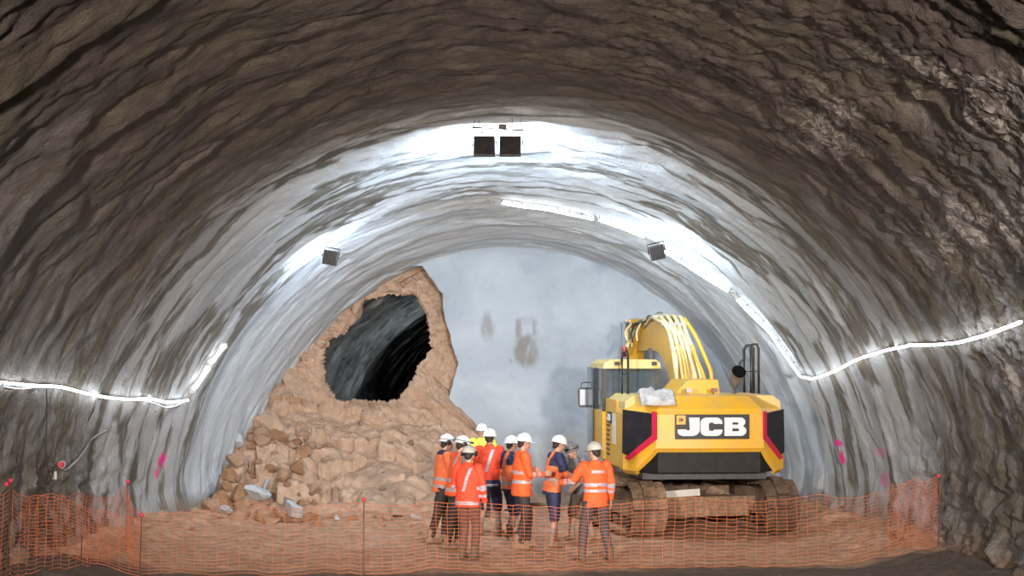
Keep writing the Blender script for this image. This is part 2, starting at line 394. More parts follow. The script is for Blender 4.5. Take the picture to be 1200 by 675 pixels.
# broken clay blocks: each cell of the break-up is its own tilted plane
NS = 420; bs = np.stack([rng.uniform(-6.2, -.5, NS), rng.uniform(31.5, 37.2, NS), rng.uniform(-.1, 5.4, NS)], -1)
g3 = rng.normal(size=(NS, 3)) * .30; o3 = rng.uniform(-.5, .5, NS)
Pf = Z1.reshape(-1, 3) + .10 * np.stack([fbm(Z1.reshape(-1, 3)[:, 0] * 2, Z1.reshape(-1, 3)[:, 2] * 2, k * 7.0, 3) for k in range(3)], -1)
blk = np.zeros(len(Pf))
for c0 in range(0, len(Pf), 8000):
    pp = Pf[c0:c0 + 8000]; i_ = ((pp[:, None] - bs[None]) ** 2).sum(-1).argmin(1)
    blk[c0:c0 + 8000] = o3[i_] * .22 + (g3[i_] * (pp - bs[i_])).sum(-1)
blk = blk.reshape(x.shape) * np.clip(.35 + sm(-2.9, -4.0, x) * .9 + sm(.25, -.2, fbm(x * .5, z * .5, 3, 2)) * .2, 0, 1.1)
lump = lump + np.clip(blk, -.3, .3)
steep = 1 - sl[None, :] * np.linspace(0, 1, NV)[:, None] ** .3
Z1[..., 1] -= amp * lump * (.35 + .65 * steep); Z1[..., 2] += amp * lump * (.9 * (1 - steep) + .15)
rim = np.exp(-np.linspace(0, 1, NV) * 22)[:, None]
Z1[..., 1] += rim * .10
Vs[BK:] = Z1
R_ = NV + BK
q = [(a * NU + b, a * NU + (b + 1) % NU, (a + 1) * NU + (b + 1) % NU, (a + 1) * NU + b) for a in range(R_ - 1) for b in range(NU)]
pile = pyd('earth_pile', Vs.reshape(-1, 3), q, M_SOIL)
tag(pile, 'brown clay soil wall around the dark breakthrough hole, slumping into a heap', 'soil', kind='stuff')
PBVH = BVHTree.FromPolygons([tuple(v) for v in Vs.reshape(-1, 3)], q)

# ---------------------------------------------------------------- face of sprayed concrete
cut_px = [(440,313),(470,314),(496,311),(509,332),(518,345),(521,368),(526,385),(529,400),(537,425),(532,445),(526,466),(533,478),(541,490),(549,500),(560,520),(600,640),(240,640),(240,313)]
def face_y(x, z): return 36.5 + .10 * fbm(x * .45, z * .45, 2, 4) + .16 * (np.abs(fbm(x * .8 + .5 * z, z * .6 - .4 * x, 9, 5)) - .15) + .02 * fbm(x * 4, z * 4, 1, 3) + .18 * sm(3.8, 5.6, z) * 0
cut = []
for i, (x_, y_) in enumerate(cut_px):
    a, b = P(x_, y_, 36.5), P(*cut_px[(i + 1) % len(cut_px)], 36.5)
    n = max(2, int((b - a).length / .06)) if i < 14 else 6
    for k in range(n):
        p = a.lerp(b, k / n); j = .05 * fbm(p.x * 3, p.z * 3, 5, 4) if 0 < i < 14 else 0
        cut.append(Vector((p.x + float(j) * 1.3, p.z + float(j) * .6)))
dom = [Vector((CX + 6.0 * math.cos(t), 6.0 * math.sin(t))) for t in np.linspace(-.06, PI + .06, 200)]
pts = list(dom) + list(cut); edges = [(i, (i + 1) % len(dom)) for i in range(len(dom))] + [(len(dom) + i, len(dom) + (i + 1) % len(cut)) for i in range(len(cut))]
for gx in np.arange(-6, 6, .065):
    for gzz in np.arange(-.3, 6, .065):
        p = (gx + rng.uniform(-.015, .015), gzz + rng.uniform(-.015, .015))
        if math.hypot(p[0] - CX, p[1]) < 5.93: pts.append(Vector(p))
vo, eo, fo, _, _, _ = delaunay_2d_cdt(pts, edges, [], 1, 1e-4)
cutn = np.array([(c.x, c.y) for c in cut])
fo = [f for f in fo if len(f) == 3]
cen = np.array([[sum(vo[i].x for i in f) / 3, sum(vo[i].y for i in f) / 3] for f in fo])
def inside(pt, poly):
    x, y = pt[:, 0], pt[:, 1]; c = np.zeros(len(pt), bool); n = len(poly)
    for i in range(n):
        x1, y1 = poly[i]; x2, y2 = poly[(i + 1) % n]
        c ^= ((y1 > y) != (y2 > y)) & (x < (x2 - x1) * (y - y1) / (y2 - y1 + 1e-12) + x1)
    return c
keep = ~inside(cen, cutn); fo = [f for f, k in zip(fo, keep) if k]
vx = np.array([v.x for v in vo]); vz = np.array([v.y for v in vo]); vy = face_y(vx, vz)
bm = bmesh.new(); bv = [bm.verts.new((a, b, c)) for a, b, c in zip(vx, vy, vz)]
for f in fo: bm.faces.new([bv[i] for i in f])
bmesh.ops.delete(bm, geom=[v for v in bm.verts if not v.link_faces], context='VERTS')
be = [e for e in bm.edges if e.is_boundary]
g = bmesh.ops.extrude_edge_only(bm, edges=be)
for v in [v for v in g['geom'] if isinstance(v, bmesh.types.BMVert)]: v.co.y += .32
fo_ = build('wall_back', bm, M_FACE, smooth=True, auto=50); tag(fo_, kind='structure')
me = fo_.data; co = np.zeros(len(me.vertices) * 3); me.vertices.foreach_get('co', co); co = co.reshape(-1, 3)
stain = np.zeros(len(co))
for (px, py, rx, rz, amt) in [(572, 384, .17, .33, .7), (617, 412, .26, .40, 1.3), (607, 388, .08, .28, .8), (627, 384, .06, .25, .7), (618, 375, .16, .12, .25), (655, 525, .5, .5, .35)]:
    c = P(px, py, 36.5); D = ((co[:, 0] - c.x) / rx) ** 2 + ((co[:, 2] - c.z) / rz) ** 2
    stain = np.maximum(stain, amt * sm(1.3, .35, D + .7 * fbm(co[:, 0] * 4, co[:, 2] * 2, 7, 4)))
crk = np.abs(fbm(co[:, 0] * .8 + .45 * co[:, 2], co[:, 2] * .45 - .2 * co[:, 0], 19, 4)); crk = sm(.008, .0, crk) * sm(.12, .25, fbm(co[:, 0] * .8, co[:, 2] * .8, 29, 2)) * .8
mud = sm(1.7, .3, co[:, 2] + .6 * fbm(co[:, 0], co[:, 2], 39, 4)) * .55
for k, A in dict(stain=stain, crack=crk, mud=mud).items():
    at = me.attributes.new(k, 'FLOAT', 'POINT'); at.data.foreach_set('value', A.astype(np.float32))

# ---------------------------------------------------------------- the driven tunnel beyond the hole
bt = np.linspace(-.1, PI + .1, 160); by = np.arange(37.0, 62, .14); BT, BY = np.meshgrid(bt, by); ba = BT * 5
br = 4.9 - .055 * (BY - 37) + .10 * ((BY * .9 + .5 * perlin(ba * .3, BY * .3, 2)) % 1.0) + .18 * fbm(ba * .5, BY * .9, 3, 5)
BV = np.stack([-.35 + br * np.cos(BT), BY, .35 + br * np.sin(BT)], -1)
n_b = len(bt); q = [(a * n_b + b, a * n_b + b + 1, (a + 1) * n_b + b + 1, (a + 1) * n_b + b) for a in range(len(by) - 1) for b in range(n_b - 1)]
t = NT('dark_rough_lining'); v = t.coord(None, (1, 1.6, 1)); nn1 = t.noise(v, 1.2, 6, .65, .5); nn2 = t.noise(v, 9, 5, .6)
M_DARK = t.out(t.mix(t.ramp(nn1, [(.4, (0, 0, 0)), (.66, (1, 1, 1))]), (.10, .105, .11), (.42, .43, .43)), .75, t.bump(nn2, .7, .05))
tag(pyd('wall_beyond', BV.reshape(-1, 3), q, M_DARK), kind='structure')
bx = np.linspace(-6, 6, 60); fy2 = np.arange(37.0, 62.2, .2); X2, Y2 = np.meshgrid(bx, fy2); Z2 = .35 + .1 * fbm(X2, Y2, 4, 4); m2 = len(bx)
q = [(a * m2 + b, a * m2 + b + 1, (a + 1) * m2 + b + 1, (a + 1) * m2 + b) for a in range(len(fy2) - 1) for b in range(m2 - 1)]
area('fill_in_far_tunnel', (-.6, 45, 2.8), (-3.5, 41, 3.6), 60, .5, (.85, .95, 1.0))  # unseen light added to brighten the lining beyond the hole
tag(pyd('floor_beyond', np.stack([X2, Y2, Z2], -1).reshape(-1, 3), q, M_GREY), kind='structure')
bm = bmesh.new(); prism(bm, [(-7, -.5), (7, -.5), (7, 7), (-7, 7)], 'y', 62, 62.3); tag(build('wall_beyond_end', bm, M_DARK), kind='structure')

# ================================================================ lights of the place
M_BLACK = simple('black_painted_steel', (.022, .021, .021), .45, .3, dirt=(.12, .09, .07), dirt_amt=.25)
M_LENS = emit('floodlight_lens', (.85, .94, 1), 30)
M_LED = emit('led_strip_light', (.93, .97, 1), LED_E)
M_CABLE = simple('white_cable', (.55, .55, .54), .5)
M_DCABLE = simple('dark_cable', (.05, .05, .05), .6)
M_STEEL = simple('dusty_steel', (.30, .29, .28), .45, .6)

def floodlight(loc, rz, pitch, size, label, power, roof=None, group=None, roll=0):
    r = empty('floodlight', loc, 0, label, 'floodlight', group); r.rotation_euler = (pitch, roll, rz)
    s = size; bm = bmesh.new(); box(bm, (0, 0, 0), (s, .07, s * .98)); h = build('housing', bm, M_BLACK, r, bevel=.012)
    bm = bmesh.new()
    for k in range(9): box(bm, (-s * .38 + k * s * .095, -.055, .0), (.008, .05, s * .8))
    build('cooling_fins', bm, M_BLACK, r)
    bm = bmesh.new(); box(bm, (0, .037, 0), (s * .86, .008, s * .84)); build('lens', bm, M_LENS, r)
    bm = bmesh.new(); w = s * .56
    tube(bm, [(-w, 0, 0), (-w, 0, s * .66), (w, 0, s * .66), (w, 0, 0)], .012, 6); build('bracket', bm, M_BLACK, r)
    m = Matrix.Translation(loc) @ r.rotation_euler.to_matrix().to_4x4()
    area('floodlight_beam', m @ Vector((0, .06, 0)), m @ Vector((0, 3, 0)), power, s * .85, COOL)
    return r
fl = P(567.5, 171.5, 25.95); fr_ = P(598, 171.5, 25.95)
floodlight(fl, math.radians(4), math.radians(-12), .345, 'black square floodlight under the crown, left one of the hanging pair', FLOOD_W)
floodlight(fr_, math.radians(-4), math.radians(-12), .345, 'black square floodlight under the crown, right one of the hanging pair', FLOOD_W)
floodlight(P(387, 302, 29.3), math.radians(14), math.radians(-5), .27, 'small black floodlight on the left shoulder of the bright ring', FLOOD_SIDE_W, roll=math.radians(9))
floodlight(P(770, 296, 29.3), math.radians(-14), math.radians(-5), .27, 'small dark floodlight on the right shoulder beside the light strip', FLOOD_SIDE_W, roll=math.radians(-12))
# the bar the pair hangs from, with its control box and hangers
a, b = P(553, 149, 25.95), P(614, 153, 25.95)
r = empty('hanging_bar', a, 0, 'thin dark bar with a small box fixed under the tunnel crown', 'bar')
bm = bmesh.new(); tube(bm, [Vector((0, 0, 0)), b - a], .018, 8); build('rail', bm, M_BLACK, r)
c = P(589, 148.5, 25.95) - a; bm = bmesh.new(); box(bm, c, (.13, .1, .075)); build('control_box', bm, M_BLACK, r, bevel=.01)
for px in (556, 562, 600, 611):
    p = P(px, 151, 25.95) - a; bm = bmesh.new(); tube(bm, [p, p + Vector((random.uniform(-.03, .03), 0, .34))], .006, 5); build('hanger', bm, M_BLACK, r)
for px, px2 in ((563, 567), (600, 600)):
    p = P(px, 152, 25.95) - a; q_ = P(px2, 160, 25.95) - a; bm = bmesh.new(); tube(bm, [p, q_], .008, 5); build('hanger', bm, M_BLACK, r)

def led(name, pix, label, group=None, r0=.020, off=.09, nsub=10, cab=True):
    pts3 = []
    for (a, b) in zip(pix, pix[1:]):
        for k in range(nsub):
            t = k / nsub; pts3.append(on_lining(a[0] * (1 - t) + b[0] * t, a[1] * (1 - t) + b[1] * t, off)[0])
    pts3.append(on_lining(*pix[-1], off)[0])
    A = np.array([tuple(p) for p in pts3])
    for _ in range(6):                                   # a taut strip does not follow every dent
        A[1:-1] = A[:-2] * .25 + A[1:-1] * .5 + A[2:] * .25
    pts3 = [Vector(p) for p in A]
    o0 = pts3[0].copy(); loc = [p - o0 for p in pts3]
    r = empty(name, o0, 0, label, 'light strip', group)
    bm = bmesh.new(); tube(bm, loc, r0, 6); build('led_tube', bm, M_LED, r, smooth=True)
    bm = bmesh.new(); c = Vector((CX, 0, 0))
    offv = []
    for p in pts3:
        n = Vector((CX, p.y, 0)) - p; n.normalize(); offv.append(p - o0 - n * (r0 + .012))
    tube(bm, offv, .014, 5); build('backing_cable', bm, M_CABLE, r, smooth=True)
    for i in range(0, len(pts3), 5):
        p = pts3[i]; n = (Vector((CX, p.y, 0)) - p).normalized(); bm = bmesh.new(); tube(bm, [p - o0 - n * .18, p - o0 + n * .03], .012, 5); build('clip', bm, M_STEEL, r)
    return r
led('light_strip', [(588, 233), (612, 237), (640, 240), (668, 246), (697, 252)], 'short glowing light strip near the crown, first section of the right run')
led('light_strip', [(703, 253), (730, 262), (757, 273)], 'glowing light strip section just left of the right shoulder floodlight')
led('light_strip', [(772, 284), (800, 302), (828, 320), (857, 338)], 'glowing light strip section right of the small right floodlight')
led('light_strip', [(867, 347), (885, 366), (905, 385), (922, 410), (942, 438)], 'glowing light strip section running steeply down above the excavator')
led('light_strip', [(944, 439), (957, 442), (985, 432), (1010, 418), (1045, 407), (1070, 402)], 'glowing light strip section where the right run bends level')
led('light_strip', [(1071, 401), (1100, 401), (1130, 398), (1165, 388), (1204, 373)], 'glowing light strip section leaving the picture at the right edge')
led('light_strip', [(-6, 445), (30, 449), (65, 450), (88, 457), (120, 464), (150, 466), (170, 464), (190, 470), (215, 467)], 'long sagging glowing light strip along the left wall', nsub=6)
for (a, b, lab) in [((258, 402), (241, 424), 'slanted white tube lamp on the left wall, upper of the two'), ((239, 428), (221, 455), 'slanted white tube lamp on the left wall, lower of the two')]:
    p, q_ = on_lining(*a, .1)[0], on_lining(*b, .1)[0]; n = (Vector((CX, p.y, 0)) - p).normalized()
    r = empty('tube_lamp', p, 0, lab, 'lamp'); d = q_ - p; sd = d.cross(n).normalized()
    bm = bmesh.new(); tube(bm, [sd * .04, d + sd * .04], .026, 8); tube(bm, [-sd * .04, d - sd * .04], .026, 8); build('tube', bm, M_LED, r, smooth=True)
    bm = bmesh.new(); tube(bm, [-n * .05 - d * .02, d * 1.02 - n * .05], .05, 6); build('housing', bm, M_CABLE, r)
    bm = bmesh.new(); box(bm, (0, 0, 0), (.1, .08, .1)); build('end_cap', bm, M_STEEL, r)
    bm = bmesh.new(); box(bm, d, (.1, .08, .1)); build('end_cap', bm, M_STEEL, r)
def cable(name, pix, rad, mat, label, off=.06, cat='cable', wig=0.0):
    pts = [on_lining(x, y, off)[0] for x, y in pix]; pts = bez(pts, 6); o0 = pts[0].copy()
    bm = bmesh.new(); tube(bm, [p - o0 for p in pts], rad, 6); o = build(name, bm, mat, smooth=True); o.location = o0; tag(o, label, cat)
cable('loose_cable', [(150, 466), (172, 470), (190, 476), (203, 474), (215, 467)], .012, M_CABLE, 'loose loop of white cable under the end of the left light strip')
cable('loose_cable', [(0, 451), (18, 454), (36, 452), (52, 450)], .012, M_CABLE, 'white cable sagging under the left light strip near the picture edge')
cable('hose', [(66, 546), (72, 550), (84, 540), (95, 526), (104, 513), (121, 503)], .022, M_STEEL, 'thin grey hose curving up the left wall from the red plug', cat='hose')
cable('loose_cable', [(50, 452), (50, 490), (49, 530), (54, 560)], .010, M_DCABLE, 'thin dark cable hanging straight down the left wall')
cable('loose_cable', [(578, 233), (574, 236), (572, 230), (580, 227), (590, 231), (586, 236)], .014, M_CABLE, 'coil of cable at the crown end of the right light strip')
cable('loose_cable', [(698, 252), (700, 249), (703, 253)], .012, M_CABLE, 'bit of cable joining the first two crown strip sections')
cable('loose_cable', [(858, 339), (864, 340), (867, 347)], .012, M_CABLE, 'bit of cable joining strip sections on the right shoulder')
M_RED = simple('red_plastic', (.60, .03, .05), .45)
p = on_lining(66, 543, .08)[0]
r = empty('wall_plug', p, 0, 'small red plug fixed low on the left wall by the grey hose', 'plug')
bm = bmesh.new(); tube(bm, [(0, 0, 0), (0, -.07, .0)], [.045, .04], 10); build('cap', bm, M_RED, r)
bm = bmesh.new(); tube(bm, [(0, .06, 0), (0, 0, 0)], .06, 10); build('collar', bm, M_STEEL, r)
bm = bmesh.new(); box(bm, (-.1, 0, -.16), (.07, .05, .12)); build('junction_box', bm, M_CABLE, r, bevel=.01)

# ================================================================ safety fence
M_NET = simple('orange_plastic_net', (.66, .17, .06), .55, dirt=(.34, .11, .05), dirt_amt=.6)
M_BAR = simple('rusty_bar', (.10, .055, .04), .8, .2, dirt=(.25, .12, .07))
M_PINK = simple('red_cap_plastic', (.62, .05, .08), .5)
def net(name, path, h0, _n, label, cell=.155, rows=19, rad=.0030, seed=0, sag=.04, bot=.02):
    """path: ground points; a strip of plastic mesh of that length"""
    path = [Vector((p[0], p[1], 0)) for p in path]; L = [0]
    for a, b in zip(path, path[1:]): L.append(L[-1] + (b - a).length)
    tot = L[-1]
    def at(s, v):
        s = min(max(s, 0), tot - 1e-6); i = max(k for k in range(len(L) - 1) if L[k] <= s); t = (s - L[i]) / (L[i + 1] - L[i])
        p = path[i].lerp(path[i + 1], t); d = (path[i + 1] - path[i]).normalized(); nrm = Vector((-d.y, d.x, 0))
        h = h0[i] * (1 - t) + h0[i + 1] * t; sg = sag * math.sin(PI * t) * (1 + .5 * mnoise.noise(Vector((s * .6, seed, 0))))
        zt = h - sg * 2; zb = bot + .03 * mnoise.noise(Vector((s * .8, seed + 9, 0)))
        bulge = (.10 * mnoise.noise(Vector((s * .55, v * 1.3, seed))) + .03 * mnoise.noise(Vector((s * 2.2, v * 3, seed + 4)))) * math.sin(PI * t) ** .5
        g0 = gz(p.x, p.y)
        return Vector((p.x, p.y, g0 + zb + (zt - zb) * v)) + nrm * bulge + d * (.06 * mnoise.noise(Vector((s * .5, v * 2, seed + 7))) * v)
    bm = bmesh.new(); nc = int(tot / cell)
    for r_ in range(rows):
        v = r_ / (rows - 1); tube(bm, [at(tot * k / (nc * 2), v) for k in range(nc * 2 + 1)], rad * (1.4 if r_ in (0, rows - 1) else 1.0), 4)
    for c in range(nc + 1):
        tube(bm, [at(tot * c / nc, k / 9) for k in range(10)], rad, 4)
    o = build(name, bm, M_NET); o0 = path[0].copy(); o.data.transform(Matrix.Translation(-o0)); o.location = o0
    return tag(o, label, 'net')
def G(px, Y): return ((px - 600) / F * Y * 1.0, Y)
def post(px, Yd, h, label, lean=(0, 0), caps=1, rad=.011):
    x_, y_ = G(px, Yd); x_ = P(px, 415, Yd).x; z0 = gz(x_, y_) - .05
    r = empty('fence_post', (x_, y_, z0), 0, label, 'post')
    top = Vector((lean[0], lean[1], h + .05)); bm = bmesh.new(); tube(bm, [(0, 0, 0), top], rad, 7)
    build('rod', bm, M_BAR, r)
    for k in range(caps):
        c = top + Vector((-.055 * k, 0, -.05 * k)); bm = bmesh.new(); tube(bm, [c + Vector((0, 0, z_)) for z_ in (-.03, -.02, .01, .025, .03)], [.018, .028, .034, .026, .008], 10); build('cap', bm, M_PINK, r, smooth=True)
post(10, 21.3, 1.27, 'tall leaning fence rod with two red caps at the left picture edge', (.05, 0), 2, .013)
post(98, 22.6, .42, 'short bare rod standing in the left stretch of net', (0, 0), 0)
post(149, 24.6, 1.03, 'fence rod with red cap behind the short capped rod on the left', (.03, 0), 1, .010)
post(166, 23.0, .86, 'short dark fence rod with red cap at the left net corner', (.02, 0), 1)
post(427, 23.3, 1.08, 'thin dark fence rod with red cap in front of the soil heap', (0, 0), 1)
post(1097, 24.3, 1.03, 'fence rod with reddish cap ending the net on the right', (.02, 0), 1, .012)
post(812, 23.7, .96, 'thin bare fence rod in front of the excavator', (0.0, 0), 0, .007)
g = lambda px, Y: (P(px, 415, Y).x, Y)
net('safety_net', [g(-60, 20.7), g(10, 21.3), g(98, 22.6), g(149, 24.5)], [1.02, 1.14, 1.02, .96], None, 'orange plastic safety net bunched at the left picture edge', seed=3)
tag(bpy.data.objects['safety_net'], 'nearest left stretch of orange plastic net running to the capped rods')
net('safety_net', [g(-70, 22.4), g(60, 22.9), g(166, 23.0)], [.92, .88, .82], None, 'inner left stretch of orange net overlapping behind the nearest one', seed=5, cell=.14)
net('safety_net', [g(150, 24.5), g(166, 23.02), g(290, 23.15), g(427, 23.3), g(560, 23.45), g(812, 23.7), g(960, 24.0), g(1097, 24.3)], [.95, .90, 1.02, 1.04, .99, 1.02, 1.04, 1.02], None, 'long orange plastic net stretched across the tunnel before the workers', seed=8)
net('safety_net', [g(1040, 24.55), g(1070, 24.45), g(1097, 24.36)], [.98, 1.0, 1.02], None, 'bunched second layer of orange net at the right end rod', seed=12, cell=.06, bot=.0)

# ================================================================ excavator
M_YEL = simple('yellow_paint', (.74, .40, .02), .42, dirt=(.52, .34, .13), dirt_amt=.55, scale=3)
M_YELD = simple('dusty_yellow_paint', (.68, .50, .17), .55, dirt=(.55, .46, .28), dirt_amt=.7, scale=3)
M_CREAM = simple('cream_dusty_hose', (.70, .60, .36), .6, dirt=(.62, .42, .12), dirt_amt=.8, scale=5)
M_EBLK = simple('black_plastic', (.018, .019, .022), .5, dirt=(.10, .085, .07), dirt_amt=.35, scale=5)
M_VENT = simple('dark_vent_panel', (.012, .012, .017), .4, dirt=(.035, .035, .04), dirt_amt=.4, spec=.35)
M_REDR = simple('red_reflector', (.55, .015, .06), .35)
M_WHITE = simple('white_lettering', (.78, .80, .83), .5)
M_CLOTH = simple('grey_white_sheet', (.55, .56, .56), .7, dirt=(.22, .22, .23), dirt_amt=.6, scale=7)
M_MUDM = earth_material('muddy_steel', (.25, .16, .105), (.37, .25, .16), (.14, .09, .06), 3)
M_MUDD = earth_material('dark_muddy_steel', (.12, .075, .05), (.20, .13, .085), (.06, .042, .032), 3)
M_CHROME = simple('silver_rod', (.62, .64, .66), .22, .9)
def glass_mat():
    t = NT('cab_glass'); t.b.inputs['Base Color'].default_value = (.10, .13, .15, 1); t.b.inputs['Roughness'].default_value = .06
    t.b.inputs['Alpha'].default_value = .55; t.b.inputs['Specular IOR Level'].default_value = .9; return t.m
M_GLASS = glass_mat()

EX = Vector((3.05, 29.64, 0)); HEAD = math.radians(4.6)
ex = empty('excavator', (EX.x, EX.y, gz(EX.x, EX.y) * 0), HEAD, 'big yellow tracked excavator seen from behind with black name board', 'excavator')
def W2L(p): q_ = Vector(p) - EX; c, s_ = math.cos(-HEAD), math.sin(-HEAD); return Vector((q_.x * c - q_.y * s_, q_.x * s_ + q_.y * c, q_.z))
def part(name, bm, mat, parent=ex, **k): return build(name, bm, mat, parent, **k)

# counterweight: one moulded body whose lower edge steps up in the middle
plan = [(-1.37, -1.45, 1.14), (-1.37, -2.22, 1.12), (-1.20, -2.42, 1.10), (-.90, -2.78, 1.50), (-.30, -2.84, 1.50), (.30, -2.84, 1.50), (.90, -2.78, 1.50), (1.20, -2.42, 1.10), (1.37, -2.22, 1.12), (1.37, -1.45, 1.14)]
bm = bmesh.new()
def lay(inset, zf):
    out = []
    for x_, y_, zb in plan: out.append(bm.verts.new((x_ * (1 - inset / 1.4), y_ + (inset if y_ < -1.5 else 0), zf(zb))))
    return out
rows_ = [lay(.06, lambda z: z - .02), lay(.0, lambda z: z + .05), lay(.0, lambda z: z + (2.10 - z) * .45 + .0), lay(.0, lambda z: 2.10), lay(.05, lambda z: 2.20), lay(.30, lambda z: 2.40), lay(.40, lambda z: 2.42)]
for a, b in zip(rows_, rows_[1:]):
    for i in range(len(plan) - 1): bm.faces.new((a[i], a[i + 1], b[i + 1], b[i]))
bm.faces.new(rows_[-1])
bm.faces.new([r_[0] for r_ in rows_][::-1]); bm.faces.new([r_[-1] for r_ in rows_])
bmesh.ops.triangulate(bm, faces=[f for f in bm.faces if len(f.verts) > 6])
cw = part('counterweight', bm, M_YEL, smooth=True, auto=24)
# black lower skirt, recessed
bm = bmesh.new(); prism(bm, [(-1.17, -2.38), (-.86, -2.70), (.86, -2.70), (1.17, -2.38), (1.17, -1.2), (-1.17, -1.2)], 'z', 1.14, 1.49); part('lower_guard', bm, simple('black_skirt', (.007, .007, .008), .6, dirt=(.03, .027, .024), dirt_amt=.4, spec=.3), bevel=.02)
bm = bmesh.new(); prism(bm, [(-1.05, 1.0), (1.05, 1.0), (1.05, 1.2), (-1.05, 1.2)], 'y', -2.3, 1.6); part('slew_frame', bm, M_EBLK)
# top surface of counterweight + engine deck
bm = bmesh.new(); prism(bm, [(-1.33, 2.18), (1.33, 2.18), (1.33, 2.30), (1.2, 2.40), (-1.2, 2.40), (-1.33, 2.30)], 'y', -2.2, -.2); part('engine_deck', bm, M_YELD, bevel=.02)
# sides
bm = bmesh.new(); prism(bm, [(-1.45, 1.16), (.1, 1.16), (.1, 2.20), (-.1, 2.30), (-1.45, 2.30)], 'x', -1.36, -.9); part('side_panel', bm, M_YEL, bevel=.02)
bm = bmesh.new(); prism(bm, [(-1.45, 1.16), (2.0, 1.16), (2.0, 1.75), (1.2, 2.20), (-.1, 2.30), (-1.45, 2.30)], 'x', .5, 1.36); part('side_panel', bm, M_YEL, bevel=.02)
for k in range(9):
    bm = bmesh.new(); box(bm, (-1.37, -.42, 1.32 + k * .085), (.014, .34, .03)); part('vent_slot', bm, M_EBLK)
# side vents with red edge on the chamfered corners
def facet_panel(sgn, poly, off, mat, name, thick=.03):
    a, b = Vector((.90 * sgn, -2.78, 0)), Vector((1.24 * sgn, -2.39, 0)); c = Vector((1.37 * sgn, -2.22, 0))
    d = (b - a).normalized(); L = (c - a).length; nrm = Vector((d.y * sgn, -d.x * sgn, 0)); nrm = nrm if nrm.y < 0 else -nrm
    bm = bmesh.new(); dd = (c - a).normalized()
    A = [bm.verts.new(a + dd * (u * L) + nrm * off + Vector((0, 0, z_))) for u, z_ in poly]
    B = [bm.verts.new(v.co - nrm * thick) for v in A]; n = len(A)
    bm.faces.new(A); bm.faces.new(B[::-1])
    for i in range(n): bm.faces.new((A[i], A[(i + 1) % n], B[(i + 1) % n], B[i]))
    return part(name, bm, mat)
for sgn in (-1, 1):
    vp = facet_panel(sgn, [(.10, 2.12), (.98, 2.17), (1.0, 1.44), (.80, 1.40), (.10, 1.74)], .022, M_VENT, 'corner_vent')
    facet_panel(sgn, [(-.03, 2.15), (.10, 2.155), (.10, 1.76), (.80, 1.42), (.92, 1.36), (.78, 1.33), (-.03, 1.70)], .026, M_REDR, 'red_stripe')

# name board with block letters
bm = bmesh.new(); box(bm, (.02, -2.862, 1.905), (1.235, .03, .405)); brd = part('name_board', bm, M_VENT, bevel=.006)
def arc2(cx, cy, rx, ry, a0, a1, n=10): return [(cx + rx * math.cos(math.radians(a0 + (a1 - a0) * i / n)), cy + ry * math.sin(math.radians(a0 + (a1 - a0) * i / n))) for i in range(n + 1)]
def glyph(name, loops, x0, z0, sx, sz, y=-2.885, parent=None, mat=None, M=None):
    P3 = [[Vector((x0 + p[0] * sx, 0, z0 + p[1] * sz)) for p in l] for l in loops]
    tris = tessellate_polygon(P3); flat = [p for l in P3 for p in l]
    bm = bmesh.new(); A = [bm.verts.new(p + Vector((0, y, 0))) for p in flat]; B = [bm.verts.new(p + Vector((0, y + .016, 0))) for p in flat]
    for t3 in tris:
        try: bm.faces.new([A[i] for i in t3]); bm.faces.new([B[i] for i in t3][::-1])
        except ValueError: pass
    k = 0
    for l in P3:
        n = len(l)
        for i in range(n): bm.faces.new((A[k + i], A[k + (i + 1) % n], B[k + (i + 1) % n], B[k + i]))
        k += n
    if M: bmesh.ops.transform(bm, matrix=M, verts=bm.verts)
    return part(name, bm, mat or M_WHITE, parent or ex)
J = [[(.52, 1), (1, 1), (1, .34)] + arc2(.66, .34, .34, .34, 0, -90, 8)[1:] + [(.30, 0)] + arc2(.30, .22, .30, .22, -90, -180, 6)[1:] + [(0, .36), (.40, .36), (.42, .30), (.50, .30), (.56, .36)]]
C = [[(1, .66), (1, .72)] + arc2(.72, .72, .28, .28, 0, 90, 7)[1:] + arc2(.28, .72, .28, .28, 90, 180, 7) + arc2(.28, .28, .28, .28, 180, 270, 7) + arc2(.72, .28, .28, .28, 270, 360, 7) + [(1, .34), (.62, .34), (.58, .27), (.44, .27), (.38, .33), (.38, .67), (.44, .73), (.58, .73), (.62, .66)]]
B_ = [[(0, 0), (.76, 0)] + arc2(.76, .27, .24, .27, -90, 60, 8)[1:] + arc2(.74, .76, .22, .24, -60, 90, 8) + [(0, 1)], [(.36, .61), (.36, .74), (.62, .74), (.65, .675), (.62, .61)], [(.36, .25), (.36, .41), (.64, .41), (.68, .33), (.64, .25)]]
for nm, gl, x0 in (('letter_j', J, -.56), ('letter_c', C, -.18), ('letter_b', B_, .22)):
    glyph(nm, gl, x0, 1.755, .365, .30)
bm = bmesh.new(); box(bm, (-.505, -2.888, 2.02), (.15, .022, .15)); lg = part('logo_tile', bm, M_YEL)
glyph('logo_mark', [[(0, 0), (.7, 0), (1, .3), (1, .7), (.7, 1), (0, 1), (0, .65), (.55, .65), (.55, .35), (0, .35)]], -.545, 1.995, .075, .05, -2.906, mat=M_VENT)
